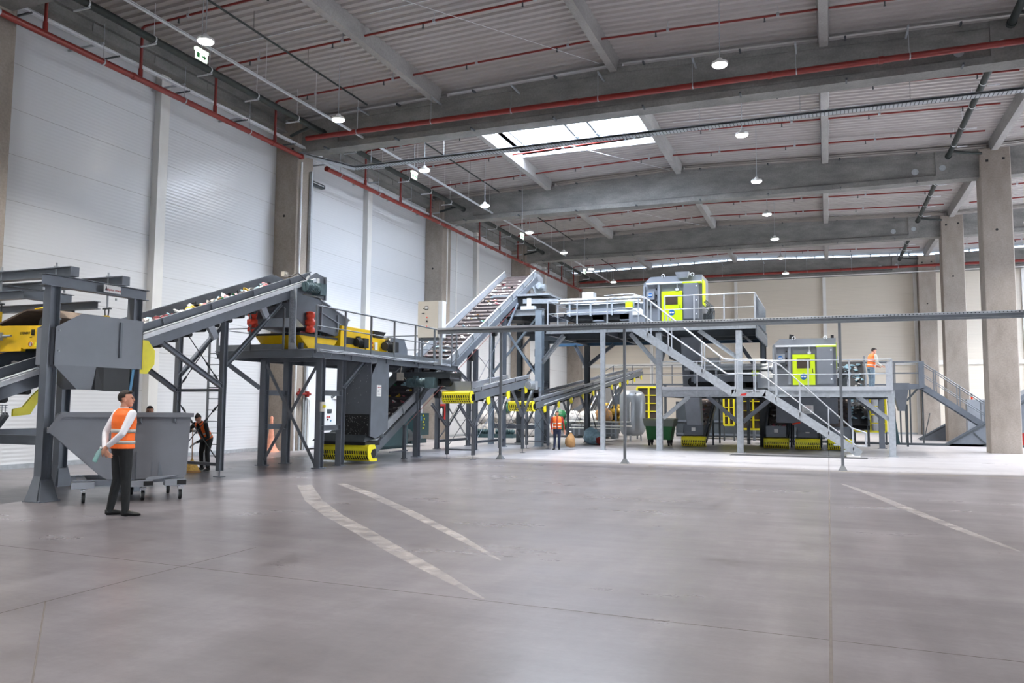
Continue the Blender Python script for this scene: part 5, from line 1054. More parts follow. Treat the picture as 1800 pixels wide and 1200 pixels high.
# ------------------------------------------------------------------ yellow fenced cages and an added dark filler body behind
def cage(x0, x1, y, z0, z1, lab):
    t = thing('guard_cage', lab, 'safety fence', ((x0+x1)/2, y, 0)); b = MB()
    for x in (x0, (x0+x1)/2, x1): b.bar((x, y, z0), (x, y, z1), .09, .05)
    for k in range(5): z = z0+(z1-z0)*k/4; b.bar((x0, y, z), (x1, y, z), .05, .09 if k in (0, 4) else .04)
    b.build('fence_frame', 'guard_yellow', t)
    MB().box(x0, x1, y+.05, y+.06, z0, z1).build('fence_panel', 'window_dark', t)
    for x in (x0, x1): MB().bar((x, y+.03, 0), (x, y+.03, z0), .07).build('fence_leg', 'steel_dark', t)
cage(-9.4, -8.15, 42, 1.05, 2.72, 'yellow framed cage between the grey tank and the green bin'); cage(-3.95, -2.9, 41, .65, 2.45, 'yellow framed cage behind the middle post of the lower platform')
cage(-5.0, -4.5, 42.5, .8, 2.6, 'narrow yellow framed cage right of the slim drop chute'); cage(1.15, 2.5, 41.6, .62, 2.2, 'yellow framed cage behind the right post of the lower platform')
t = thing('shade_filler', 'made-up dark machine body that deepens the shade below the platforms', 'machine', (-4, 45, 0))  # invented bulk, put in to get darkness beneath the platforms
MB().box(-7.8, 1.2, 44.5, 46.5, .1, 2.0).box(-5.5, -2.5, 44.2, 46.5, 2.0, 3.2).build('filler_body', 'steel_dark', t); MB().box(-7.8, 1.2, 44.4, 44.5, .9, 1.0).box(-7.8, 1.2, 44.4, 44.5, .2, .3).build('filler_rail', 'steel', t)
for x in (-7.0, -6.4, -4.2, -3.6, -1.2): MB().bar((x, 43.5, 0), (x, 43.5, 2.9), .12).build('filler_post', 'steel', t)
t = thing('process_duct', 'long grey conveyor trough behind the lower railing', 'conveyor', (-2, 39, 2.4)); MB().box(-6.4, 0.0, 38.8, 39.8, 2.75, 3.5).build('trough_body', 'steel', t); MB().box(-6.4, 0, 38.7, 38.8, 3.45, 3.55).box(-6.4, 0, 38.7, 38.8, 2.7, 2.78).build('trough_rim', 'steel_light', t)
for x in (-5.9, -3.5, -.6): MB().bar((x, 39.3, 0), (x, 39.3, 2.75), .14).build('trough_leg', 'steel_dark', t)
# ------------------------------------------------------------------ grey walkway and stair on the right
t = thing('walkway_stair', 'dark grey walkway and stair coming down behind the free-standing columns', 'stair', (4, 44, 0)); ZW = 2.92
MB().box(.6, 4.3, 43.9, 44.8, ZW-.06, ZW).build('deck', 'steel', t)
for y in (43.9, 44.8):
    MB().bar((3.1, y, ZW-.12), (4.35, y, ZW-.12), .03, .24).bar((4.3, y, ZW-.12), (8.05, y, .1), .03, .26).build('stringer', 'steel', t)
    MB().tube([(.6, y, ZW+1.1), (4.25, y, ZW+1.1), (8.2, y, 1.1)], .025, 8).tube([(.6, y, ZW+.55), (4.25, y, ZW+.55), (8.2, y, .55)], .018, 8).build('hand_rail', 'rail_grey', t)
    for x in (.9, 2.1, 3.1, 4.25): MB().bar((x, y, ZW-.1), (x, y, ZW+1.1), .05).build('rail_post', 'rail_grey', t)
    for x in (4.9, 5.9, 6.9, 7.8): z = ZW-(x-4.3)*.75; MB().bar((x, y, z-.1), (x, y, z+1.12), .05).build('rail_post', 'rail_grey', t)
MB().box(4.15, 4.4, 43.86, 43.9, ZW-.2, ZW+1.1).build('end_panel', 'steel', t)
tr = MB()
for k in range(13): x = 4.4+3.6*k/13; z = ZW-.1-2.7*k/13; tr.box(x, x+.26, 43.9, 44.8, z-.1, z-.07).cut()
tr.build_each('tread', 'steel', t)
for x, y in ((3.55, 44.0), (3.75, 44.0), (4.35, 44.5), (3.35, 44.6)): MB().bar((x, y, 0), (x, y, ZW-.2), .07).box(x-.12, x+.12, y-.1, y+.1, 0, .02).build('support_post', 'steel_dark', t)
MB().bar((3.6, 44, 2.1), (4.1, 44, 2.7), .09).bar((4.35, 44.5, .1), (4.65, 44.5, 1.5), .04).build('brace', 'steel_dark', t)
t = thing('funnel_hopper', 'grey funnel shaped hopper at the right end of the lower platform', 'hopper', (3.1, 40, 0))
MB().hull8([(2.95, 40, 1.6), (3.2, 40, 1.6), (3.2, 40.8, 1.6), (2.95, 40.8, 1.6)], [(2.7, 39.9, 2.55), (3.35, 39.9, 2.55), (3.35, 40.9, 2.55), (2.7, 40.9, 2.55)]).box(2.7, 3.4, 39.9, 40.9, 2.55, 2.85).build('funnel_body', 'steel', t)
MB().prism([(2.45, 39.8, 2.6), (2.6, 39.8, 2.6), (2.95, 39.8, .1), (2.6, 39.8, .1)], (0, .4, 0)).build('curtain', 'machine_green', t)
MB().bar((3.3, 40.4, 0), (3.3, 40.4, 1.9), .08).bar((2.8, 40.4, 0), (2.8, 40.4, 1.7), .08).build('funnel_leg', 'steel_dark', t)
for nm_, lab, y, P_ in (('bale_conveyor', 'sloping dark trough conveyor between the two nearest free-standing columns', 42.3, [(5.1, 0), (8.3, 2.05), (9.6, 2.9), (9.6, 1.2), (6.45, 0)]), ('bale_conveyor', 'farther sloping trough conveyor between second and third free-standing columns', 49.35, [(4.6, 0.0), (7.5, 1.8), (9.4, 2.9), (9.4, 1.25), (6.25, 0)])):
    t = thing(nm_, lab, 'conveyor', (7, y, 0)); MB().prism([(x, y, z) for x, z in P_], (0, .05, 0)).prism([(x, y+1.5, z) for x, z in P_], (0, .05, 0)).build('side_wall', 'steel', t)
    MB().bar((P_[0][0], y-.02, .03), (P_[2][0], y-.02, P_[2][1]), .04, .08).bar((6.2, y-.02, .62), (6.7, y-.02, .1), .03, .05).build('side_rib', 'steel_dark', t); MB().prism([(P_[0][0]+.3, y+.05, .1), (P_[2][0], y+.05, P_[2][1]-.5), (P_[2][0], y+.05, P_[2][1]-.55), (P_[0][0]+.4, y+.05, .05)], (0, 1.45, 0)).build('belt', 'belt', t)
tag(MB().box(-2.6, 8.5, 42.3, 42.5, 0, .1).build('cable_channel', 'steel_dark'), 'low dark cable channel on the floor behind the platforms', 'cable channel')
t = thing('control_cabinet', 'light grey control cabinet with orange beacon behind the nearest column', 'cabinet', (7.1, 46.6, 0)); MB().box(6.55, 7.6, 46.4, 47.0, 0, 2.2).build('cabinet_body', 'steel_light', t)
MB().cyl((6.8, 46.6, 2.2), (6.8, 46.6, 2.35), .05, 10).build('beacon_lamp', 'red_motor', t); MB().cyl((6.8, 46.6, 2.35), (6.8, 46.6, 2.5), .045, 10).build('beacon_cap', 'black', t)
MB().bar((7.45, 46.3, 1.5), (7.45, 46.3, 2.6), .07).bar((7.45, 46.3, 2.6), (8.6, 46.3, 2.6), .07).build('bracket_frame', 'steel_dark', t)
t = thing('shredder', 'dark grey machine half hidden behind the nearest thick column', 'machine', (9.6, 45, 0)); MB().box(8.55, 11, 45, 47, .5, 2.2).prism([(8.4, 45, 2.2), (9.4, 45, 2.9), (11, 45, 2.9), (11, 45, 2.2)], (0, 2, 0)).build('machine_body', 'steel', t); MB().box(8.5, 9.2, 44.9, 45, 0, 1.0).build('machine_foot', 'red', t); MB().box(8.5, 8.75, 44.85, 44.9, .6, 1.1).build('paper_label', 'white', t)
# rear platform at the back wall
t = thing('railed_walkway', 'grey railed walkway near the back wall behind the long conveyor', 'walkway', (-10, 50, 0)); MB().box(-12.7, -6.5, 50, 51, 3.05, 3.15).build('deck', 'steel', t)
rail([(-12.7, 50, 3.15), (-6.5, 50, 3.15)], 1.15, t, 'rail_grey', toe=False)
MB().tube([(-12.7, 50, 4.3), (-15, 50, 2.9)], .025, 8).tube([(-12.7, 50, 3.7), (-15, 50, 2.3)], .02, 8).bar((-12.7, 50, 3.0), (-15.8, 50, 1.1), .05, .25).build('stair_flight', 'rail_grey', t)
for x in (-12.5, -9.5, -6.7): MB().bar((x, 50.5, 0), (x, 50.5, 3.05), .14).build('support_post', 'steel_dark', t)
t, A, B, d, nrm, at_ = conveyor('bag_conveyor', 'dark steep conveyor behind the grey tank leaning up to the right', (42.5, .9), (47, 3.3), -12.3, -11.3, .3, frame='steel_dark', cover='steel')
for x in (-12.3, -11.3): MB().bar((x, 44.5, 0), (x, 44.5, 1.7), .1).build('leg', 'steel_dark', t)
# ------------------------------------------------------------------ loose things
t = thing('air_tank', 'upright galvanised air tank on three legs', 'tank', (-9.05, 39.4, 0))
MB().lathe((-9.05, 39.4, 0), [(.05, .26), (.30, .27), (.50, .34), (.61, .5), (.63, .62), (.63, 2.1), (.60, 2.28), (.48, 2.42), (.28, 2.5), (.05, 2.52)], 32).build('vessel', 'tank', t)
for a in (.5, 2.6, 4.7): MB().bar((-9.05+.45*math.cos(a), 39.4+.45*math.sin(a), 0), (-9.05+.4*math.cos(a), 39.4+.4*math.sin(a), .45), .08).build('leg', 'galv_bright', t)
MB().tube([(-9.0, 38.76, 1.9), (-9.0, 38.7, 1.85), (-9.0, 38.7, .98), (-9.1, 38.7, .95), (-12.3, 38.7, .95)], .03, 8).tube([(-8.95, 38.76, .75), (-8.98, 38.7, .75), (-12.0, 38.7, .75)], .03, 8).tube([(-9.5, 38.7, .62), (-12.2, 38.7, .62)], .025, 8).build('pipework', 'white', t)
MB().cyl((-8.75, 38.77, 2.35), (-8.75, 38.8, 2.35), .03, 8).build('gauge', 'steel_dark', t)
t = thing('wheelie_bin', 'dark green wheeled waste bin with a clear liner', 'bin', (-6.95, 35.5, 0))
MB().hull8([(-7.42, 35.2, .26), (-6.42, 35.2, .26), (-6.42, 35.9, .26), (-7.42, 35.9, .26)], [(-7.52, 35.1, 1.02), (-6.3, 35.1, 1.02), (-6.3, 36.0, 1.02), (-7.52, 36.0, 1.02)]).build('bin_body', 'green_bin', t)
b = MB(); rn = random.Random(2)
lo = [(-7.54, 35.07, .85), (-6.28, 35.07, .85), (-6.28, 36.03, .85), (-7.54, 36.03, .85)]; hi = [(-7.6, 35.02, 1.18), (-6.22, 35.02, 1.16), (-6.22, 36.05, 1.2), (-7.6, 36.05, 1.18)]
b.hull8(lo, hi).build('bin_liner', 'bag_film', t)
MB().hull8([(-7.45, 35.15, 1.0), (-6.4, 35.15, 1.0), (-6.4, 35.95, 1.0), (-7.45, 35.95, 1.0)], [(-7.3, 35.3, 1.12), (-6.55, 35.3, 1.1), (-6.55, 35.8, 1.14), (-7.3, 35.8, 1.1)]).build('bin_filling', 'rubber', t)
for x in (-7.35, -6.5):
    for y in (35.25, 35.85): MB().cyl((x-.03, y, .1), (x+.03, y, .1), .1, 14).bar((x, y, .12), (x, y, .27), .12, .1).build('castor', 'rubber', t)
# wall cabinet on stand at the platform end
t = thing('control_cabinet', 'beige control cabinet on a stand at the far end of the separator platform', 'cabinet', (-13.2, 25.5, ZD))
MB().box(-13.62, -12.82, 25.38, 25.7, 4.08, 5.38).build('cabinet_body', 'cab_cream', t); MB().box(-12.82, -12.66, 25.4, 25.7, 4.08, 5.38).build('side_casing', 'cab_white', t)
MB().box(-13.34, -13.2, 25.365, 25.38, 5.08, 5.2).build('screen_frame', 'black', t); MB().box(-13.32, -13.22, 25.355, 25.366, 5.1, 5.18).build('display', 'white', t)
MB().cyl((-13.38, 25.36, 5.12), (-13.38, 25.38, 5.12), .02, 8).build('key_switch', 'black', t); MB().box(-13.45, -13.35, 25.355, 25.37, 4.93, 4.96).build('maker_plate', 'steel_dark', t); MB().cyl((-13.25, 25.35, 4.66), (-13.25, 25.38, 4.66), .028, 8).build('rotary_switch', 'black', t)
for z in (4.8, 4.48): MB().cyl((-13.25, 25.35, z), (-13.25, 25.38, z), .018, 8).build('push_button', 'red_motor', t)
for x in (-13.5, -13.0, -12.75): MB().bar((x, 25.5, ZD), (x, 25.5, 4.08), .07).build('stand_leg', 'rail_grey', t)
MB().box(-13.6, -12.66, 25.4, 25.6, 3.98, 4.06).build('stand_top', 'steel_dark', t)
# white floor cabinets at the wall
t = thing('floor_cabinet', 'white floor cabinet with display and buttons behind the separator platform posts', 'cabinet', (-18.3, 26, 0))
MB().box(-18.95, -18.0, 25.1, 27.0, .05, 1.9).build('cabinet_body', 'cab_white', t); MB().box(-18.0, -17.985, 25.15, 26.0, .1, 1.85).box(-18.0, -17.985, 26.05, 26.95, .1, 1.85).build('cabinet_door', 'cab_white', t)
MB().box(-17.985, -17.97, 25.9, 25.95, .95, 1.1).build('door_handle', 'black', t); MB().box(-17.985, -17.97, 26.3, 26.6, 1.35, 1.5).build('display', 'steel_dark', t)
for y, z, m in ((26.3, 1.2, 'red'), (26.45, 1.2, 'red'), (26.35, 1.1, 'black'), (26.55, 1.05, 'blue_light')): MB().cyl((-17.985, y, z), (-17.96, y, z), .035, 8).build('push_button', m, t)
MB().prism([(-17.98, 25.5, 1.15), (-17.98, 25.65, 1.15), (-17.98, 25.575, 1.3)], (.004, 0, 0)).build('warning_triangle', 'guard_yellow', t)
MB().tube([(-18.0, 26.6, 1.95), (-17.9, 26.8, 2.1), (-17.85, 27.1, 1.9), (-17.85, 27.1, 1.0)], .05, 8).build('cable_hose', 'steel_dark', t)
# teal machine
t = thing('compressor', 'dark teal compressor housing on the floor behind the steep conveyor foot', 'compressor', (-16.2, 28, 0))
MB().box(-16.8, -15.6, 25.8, 28.4, .12, 1.35).box(-16.7, -15.7, 26.0, 28.2, 0, .12).build('housing', 'machine_green', t); MB().box(-16.8, -15.6, 28.9, 30.2, .45, 1.35).box(-16.8, -15.7, 28.9, 30.2, .12, .3).build('control_section', 'machine_green', t)
MB().cyl((-15.9, 28.5, .45), (-15.9, 29.6, .45), .28, 16).build('receiver', 'steel_dark', t); MB().box(-15.6, -15.58, 29.3, 29.55, 1.05, 1.25).build('display', 'blue_light', t)
for k in range(5): MB().box(-15.6, -15.58, 29.65+.09*(k % 2), 29.7+.09*(k % 2), .7+.13*k, .77+.13*k).build('warning_label', 'guard_yellow', t)
# fire box, valves, net
t = thing('extinguisher_box', 'red fire extinguisher box on the wall column', 'fire box', (-17.8, 36, 1))
MB().box(-18.02, -17.6, 35.85, 36.04, .96, 1.75).build('box_body', 'red', t); MB().box(-17.95, -17.68, 35.835, 35.85, 1.1, 1.65).build('box_window', 'shoe', t); MB().lathe((-17.82, 35.82, 1.12), [(.01, 0), (.06, .02), (.06, .36), (.03, .42), (.01, .44)], 12).build('extinguisher', 'white', t)
t = thing('sprinkler_valve', 'red pipe valves low on the column behind the separator platform', 'valve', (-17.9, 24.5, 1.9))
MB().tube([(-17.85, 24.2, 2.05), (-17.85, 25.0, 2.05)], .05, 10).lathe((-17.85, 24.35, 2.05), [(.08, -.1), (.1, 0), (.08, .1)], 12).lathe((-17.85, 24.8, 2.05), [(.08, -.1), (.1, 0), (.08, .1)], 12).tube([(-17.85, 24.35, 2.05), (-17.85, 24.35, 2.25)], .03, 8).build('valve_body', 'red_pipe', t)
MB().tube([(-17.85, 24.6, 0), (-17.85, 24.6, 1.9)], .025, 8).tube([(-17.9, 24.45, 0), (-17.9, 24.45, .7)], .04, 8).build('valve_pipe', 'galv', t)
n_ = MB(); rn = random.Random(6)
n_.lathe((-18.3, 23.4, 0), [(.3, 0), (.16, .2), (.08, .7), (.05, 1.1), (.06, 1.2), (.02, 1.25)], 10)
tag(n_.build('folded_net', 'orange_net'), 'orange folded safety net leaning at the column foot', 'net')
# waste bags and heaps at the left back
def bag(loc, s, m, nm_, lab, cat, group=None, seed=0, jit=.2):
    rn = random.Random(seed); b = MB(); b.sph((loc[0], loc[1], loc[2]+s*.62), s*.75, s*.7, s*.66, 18, None, jit*.6, rn)
    for k in range(3): b.sph((loc[0]+rn.uniform(-.3, .3)*s, loc[1]+rn.uniform(-.3, .3)*s, loc[2]+s*rn.uniform(.8, 1.1)), s*.32, s*.3, s*.26, 8, None, .25, rn)
    ph = rn.uniform(0, 9)
    for v in b.v:
        k_ = 1+.07*math.sin(v.x*23+ph)*math.sin(v.y*19+v.z*27)+.05*math.sin(v.z*41+v.x*37+ph)
        v.x = loc[0]+(v.x-loc[0])*k_; v.y = loc[1]+(v.y-loc[1])*k_; v.z = max(loc[2], loc[2]+(v.z-loc[2])*k_)
    o = b.build(nm_, m); tag(o, lab, cat, group); return o
rn = random.Random(11)
for k in range(34):
    row = k % 17; x = -18.0+row*.38+rn.uniform(-.1, .1); y = 41.2+(x+18)*.28+rn.uniform(-.2, .5); z = 0 if k < 17 else .72
    if k >= 17: y += .2
    bag((x, y, z), .55, 'film_white', 'waste_bag', 'whitish crumpled bag of plastic in the heap below the tower', 'bag', 'bags heaped at the back left', k)
for k, (x, y, z, s) in enumerate(((-16.6, 41.4, 1.35, .42), (-13.7, 42.2, .95, .42), (-13.55, 42.0, .4, .42))): bag((x, y, z), s, 'film_green', 'film_bundle', ['dark green film bundle on top of the bag heap', 'upper dark green film bundle left of the woman', 'lower dark green film bundle left of the woman'][k], 'bundle', seed=50+k)
for k, (x, y) in enumerate(((-17.2, 39.6), (-16.0, 39.8))):
    b = MB().box(x-.55, x+.55, y-.35, y+.35, 0, .2); 
    for q in range(8): b.sph((x-.45+.13*q, y, .32), .1, .2, .14, 7, None, .3, rn)
    tag(b.build('cable_heap', 'machine_green'), ['low dark green strapped bundle in front of the bag heap', 'low dark green bundle farther from the wall'][k], 'bundle')
o = MB()
for k in range(80): o.sph((rn.uniform(-12.6, -10.4), 44.3+rn.uniform(-.5, .5), rn.uniform(.7, 1.75)), rn.uniform(.12, .3), rn.uniform(.12, .3), rn.uniform(.1, .2), 7, None, .4, rn)
tag(o.build('yellow_film_heap', 'film_yellow'), 'heap of crumpled yellow-brown film left of the tank', 'heap', kind='stuff')
o = MB()
for k in range(60): o.sph((rn.uniform(-12.4, -11.4), 42.9+rn.uniform(-.3, .3), rn.uniform(.2, 1.0)), rn.uniform(.12, .25), rn.uniform(.12, .25), rn.uniform(.1, .2), 7, None, .4, rn)
tag(o.build('film_heap', 'film_white'), 'heap of pale crumpled film behind the blue bag', 'heap', kind='stuff')
def crate(x0, x1, y, h, lab):
    t = thing('pallet_box', lab, 'pallet box', ((x0+x1)/2, y, 0)); MB().box(x0, x1, y, y+1, .12, h).build('box_body', 'steel_dark', t); b = MB()
    for q in range(4): x = x0+(x1-x0)*(q+.5)/4; b.box(x-.04, x+.04, y-.02, y, .15, h-.05)
    b.build('box_rib', 'steel', t)
    for x in (x0+.1, (x0+x1)/2, x1-.1): MB().box(x-.08, x+.08, y, y+1, 0, .12).build('box_foot', 'steel_dark', t)
crate(-11.8, -10.5, 41.5, .85, 'dark plastic pallet box left of the tank'); crate(-13.3, -12.1, 41.9, .75, 'dark plastic pallet box behind the legs of the long conveyor')
b = bag((-11.15, 41.9, .82), .6, 'cardboard', 'brown_heap', 'brown mound on top of the pallet box', 'heap', seed=77)
# blue bag with red film and a broom stuck in
t = thing('blue_sack', 'pale blue sack lying open with red film inside', 'sack', (-9.74, 34.95, 0)); rn = random.Random(9)
b = MB(); b.sph((-9.9, 35.0, .36), .38, .36, .38, 14, None, .10, rn).sph((-9.55, 34.95, .28), .34, .32, .28, 12, None, .1, rn); [setattr(v, 'z', max(v.z, .005)) for v in b.v]; b.build('sack_body', 'film_blue', t)
b = MB().sph((-9.42, 34.75, .2), .26, .16, .2, 10, None, .15, rn); [setattr(v, 'z', max(v.z, .004)) for v in b.v]; b.build('red_film', 'red_shirt', t)
t = thing('shovel', 'long handled shovel stuck in the pale blue sack', 'shovel', (-9.7, 35.1, .5)); MB().tube([(-9.68, 35.1, .55), (-9.95, 35.2, 1.4)], .022, 8).build('handle', 'black', t); MB().hull8([(-9.75, 35.08, .3), (-9.6, 35.08, .3), (-9.6, 35.12, .3), (-9.75, 35.12, .3)], [(-9.77, 35.08, .58), (-9.58, 35.08, .58), (-9.58, 35.12, .58), (-9.77, 35.12, .58)]).build('blade', 'steel_dark', t)
# floor scuffs: pale tyre arcs
def tyre(pts, w, lab): strip(pts, w, .0015, 'tyre_mark', 'trim_floor_streak', lab, 'tyre mark')

t = thing('warning_board', 'small white and red board on the trough behind the lower railing', 'sign', (-4.65, 38.7, 2.2))
MB().box(-5.1, -4.2, 38.62, 38.66, 2.2, 2.62).bar((-4.65, 38.68, 2.2), (-4.65, 38.68, 2.8), .04).build('board', 'white', t); MB().box(-4.9, -4.3, 38.6, 38.62, 2.32, 2.48).build('red_field', 'red', t)

strip([(-11, 23.35), (31, 23.35)], .05, .001, 'faint_line', 'trim_floor_line', 'faint yellowish line on the floor in front of the plant', 'line')
# ------------------------------------------------------------------ people
def V3(*a): return Vector(a)
def remesh(o, vs, it=4):
    m = o.modifiers.new('Remesh', 'REMESH'); m.mode = 'VOXEL'; m.voxel_size = vs; m.use_smooth_shade = True
    s = o.modifiers.new('Smooth', 'SMOOTH'); s.factor = .5; s.iterations = it; return o
def rings(b, R_, n=20, caps=True):
    """loft of elliptical sections: (centre, side vector, front vector)"""
    vs = [c+s*math.cos(2*PI*k/n)+f*math.sin(2*PI*k/n) for c, s, f in R_ for k in range(n)]; m = len(R_)
    b.add(vs, [(i*n+k, i*n+(k+1) % n, (i+1)*n+(k+1) % n, (i+1)*n+k) for i in range(m-1) for k in range(n)], True)
    if caps: b.add(vs[:n], [tuple(range(n))[::-1]]); b.add(vs[-n:], [tuple(range(n))])
    return b
def limb(b, J, R_, n=12):
    """tapering limb through joints, rounded at each joint"""
    pts, rr = [], []
    for i in range(len(J)-1):
        for k in range(5):
            f = k/5; pts.append(J[i].lerp(J[i+1], f)); bul = math.sin(PI*f)*.05*R_[i]*(1 if i < 2 else .3); rr.append(R_[i]*(1-f)+R_[i+1]*f+bul)
    pts.append(J[-1]); rr.append(R_[-1]); b.tube(pts, rr, n)
    for p, r in zip(J, R_): b.sph(p, r*.99, n=10)
    return b
def hand(b, w, d, nrm, s, side, curl=.5, hs=1.0):
    """palm, four fingers and thumb; w wrist, d direction, nrm back-of-hand normal, s = body height"""
    d = d.normalized(); nrm = (nrm-d*nrm.dot(d)).normalized(); sd = d.cross(nrm)*side; L_ = .055*s*hs
    c = w+d*L_*.85; rings(b, [(w, sd*.018*s, nrm*.012*s), (w+d*L_*.5, sd*.023*s, nrm*.012*s), (w+d*L_*1.0, sd*.025*s, nrm*.011*s), (w+d*L_*1.55, sd*.023*s, nrm*.009*s)], 12)
    for k, (off, ln) in enumerate(((-.017, .040), (-.006, .045), (.006, .042), (.016, .034))):
        p = w+d*L_*1.45+sd*off*s; a = curl*(.6+.12*k); q = d; P = [p]
        for j, fr in enumerate((.45, .32, .25)):
            a_ = a*(.5+.5*j); q = (q*math.cos(a_)-nrm*math.sin(a_)).normalized(); P.append(P[-1]+q*ln*fr*s)
        b.tube(P, [.0050*s, .0047*s, .0042*s, .0034*s], 8); b.sph(P[-1], .0035*s, n=6)
    p = w+d*L_*.45-sd*.021*s; q = (d*.6-sd*.75-nrm*.25).normalized(); P = [p, p+q*.022*s, p+(q*.75+d*.45).normalized()*.042*s, p+(q*.5+d*.8).normalized()*.056*s]
    b.tube(P, [.0072*s, .0062*s, .0052*s, .0040*s], 8); b.sph(P[-1], .0041*s, n=6)
def person(label, s, loc, heading, J, voxel=.012, skin='skin', top_mat='black_cloth', leg_mat='black_cloth', sleeve=True, vest='orange_vest', shoe='shoe', hairstyle='short', look=None, gloves=False, collar=None, parts=('all',), hands=None, bulk=1.0, open_vest=False, group=None):
    t = thing('person', label, 'person', (0, 0, 0))
    for k in list(J): J[k] = [q*s for q in J[k]] if isinstance(J[k], list) else J[k]*s
    Pv, C_, N_, Hd = J['pelvis'], J['chest'], J['neck'], J['head']; tw = J.get('tw', V3(1, 0, 0)).normalized(); hw = J.get('hw', V3(1, 0, 0)).normalized()
    spine = (C_-Pv).normalized(); fr = spine.cross(tw).normalized()*-1; fr = fr if fr.y > 0 else -fr
    hf = spine.cross(hw).normalized()*-1; hf = hf if hf.y > 0 else -hf
    shw = .108*s*bulk; SH = [C_+spine*.055*s+tw*shw*q for q in (-1, 1)]; HP = [Pv+hw*.052*s*q for q in (-1, 1)]
    def torso(b, g, lo=-.02, hi=1.0):
        e = lambda c, x, y: (c, (tw if (c-Pv).dot(spine) > .1*s else hw)*(x*bulk+g)*1.0, (fr if (c-Pv).dot(spine) > .1*s else hf)*(y*bulk+g))
        L_ = (C_-Pv).length; sec = [(Pv-spine*.035*s, .078*s, .058*s), (Pv+spine*.02*s, .094*s, .066*s), (Pv+spine*L_*.35, .084*s, .060*s), (Pv+spine*L_*.6, .088*s, .064*s), (Pv+spine*L_*.9, .101*s, .068*s), (C_+spine*.035*s, .108*s, .062*s), (C_+spine*.065*s, .094*s, .050*s), (C_+spine*.085*s, .045*s, .038*s)]
        return rings(b, [e(*q) for q in sec[(0 if lo < 0 else 1):(len(sec) if hi >= 1 else int(hi*10))]])
    # body: one continuous skin surface
    hd = J.get('face', V3(0, 1, 0)).normalized(); hup = J.get('hup', V3(0, 0, 1)); hs_ = hd.cross(hup).normalized(); hup = hs_.cross(hd).normalized()
    hr = s*.0145
    b = MB(); torso(b, -.006*s)
    rings(b, [(N_-(Hd-N_)*.5, tw*.034*s, fr*.034*s), (N_, tw*.031*s, fr*.031*s), (Hd-hup*.02*s, hs_*.031*s, hd*.033*s)], 14)
    HR = Matrix((hs_, hd, hup)).transposed()
    def hp(x, y, z): return Hd+HR @ V3(x*s, y*s, z*s)
    b.sph(hp(0, -.008, .012), .043*s, .054*s, .052*s, 18, HR); b.sph(hp(0, .010, -.022), .036*s, .040*s, .046*s, 16, HR); b.sph(hp(0, .030, -.050), .020*s, .018*s, .016*s, 10, HR)
    b.tube([hp(0, .050, .008), hp(0, .058, -.010), hp(0, .054, -.020)], [.004*s, .0075*s, .006*s], 8); b.sph(hp(0, .050, -.034), .013*s, .006*s, .006*s, 8, HR); b.sph(hp(0, .046, .014), .030*s, .008*s, .006*s, 10, HR)
    for q in (-1, 1): b.sph(hp(q*.0425, -.008, -.008), .005*s, .012*s, .018*s, 8, HR)
    WR = []
    for i, q in enumerate((-1, 1)):
        A = [SH[i], J['elbow'][i], J['wrist'][i]]; limb(b, A, [.031*s, .024*s, .0165*s]); WR.append(A)
        if not gloves:
            h = (hands or {}).get(i, {}); hand(b, A[2], h.get('d', A[2]-A[1]), h.get('n', V3(0, -1, 0)), s, h.get('side', q), h.get('curl', .5))
        limb(b, [HP[i], J['knee'][i], J['ankle'][i]], [.050*s, .034*s, .022*s]); limb(b, [J['ankle'][i], J['toe'][i]], [.017*s, .010*s])
    remesh(b.build('body', skin, t, ), voxel*.62)
    if gloves:
        g = MB()
        for i, q in enumerate((-1, 1)): h = (hands or {}).get(i, {}); hand(g, WR[i][2], h.get('d', WR[i][2]-WR[i][1]), h.get('n', V3(0, -1, 0)), s*1.06, q, h.get('curl', .5))
        remesh(g.build('gloves', 'glove', t), voxel*.62, 2)
    e = MB()
    for q in (-1, 1): e.sph(hp(q*.016, .0485, .004), .0052*s, n=8)
    e.build('eyes', 'shoe', t); MB().sph(hp(0, .0545, -.034), .011*s, .004*s, .0025*s, 8, HR).build('mouth', 'red_shirt', t)
    hb = MB(); hb.sph(V3(0, 0, 0), .047*s, .0585*s, .057*s, 24); front_z = {'short': .022, 'bun': .030, 'long': .026}[hairstyle]
    for v in hb.v:
        y, z = v.y/s, v.z/s
        if (y > .012 and z < front_z) or (z < -.040 and hairstyle == 'short') or (abs(v.x)/s > .028 and z < -.004 and y > -.016): v *= .82
    hb.v = [hp(0, -.008, .014)+HR @ v for v in hb.v]
    if hairstyle == 'bun': hb.sph(hp(0, -.035, .062), .022*s, .022*s, .02*s, 10)
    if hairstyle == 'long': hb.sph(hp(.0, -.05, -.03), .030*s, .022*s, .05*s, 12, HR)
    if hairstyle == 'short':
        for k in range(7): hb.sph(hp(-.024+.008*k, .030, .058-.0005*(k-3)**2), .010*s, .016*s, .010*s, 8, HR)
    remesh(hb.build('hair', 'hair', t), voxel*.7, 2)
    # upper garment
    b = MB(); torso(b, .003*s)
    for i in (0, 1): limb(b, [SH[i], J['elbow'][i], J['elbow'][i].lerp(J['wrist'][i], .93)], [.034*s, .0265*s, .021*s])
    rings(b, [(N_-(Hd-N_)*.5, tw*.044*s, fr*.042*s), (N_-(Hd-N_)*.08, tw*.036*s, fr*.036*s)], 14)
    remesh(b.build('shirt', top_mat, t), voxel)
    # trousers
    b = MB()
    rings(b, [(Pv-spine*.05*s, hw*.075*s*bulk, hf*.062*s*bulk), (Pv-spine*.0*s, hw*.096*s*bulk, hf*.073*s*bulk), (Pv+spine*.04*s, hw*.094*s*bulk, hf*.070*s*bulk), (Pv+spine*.07*s, hw*.088*s*bulk, hf*.064*s*bulk)])
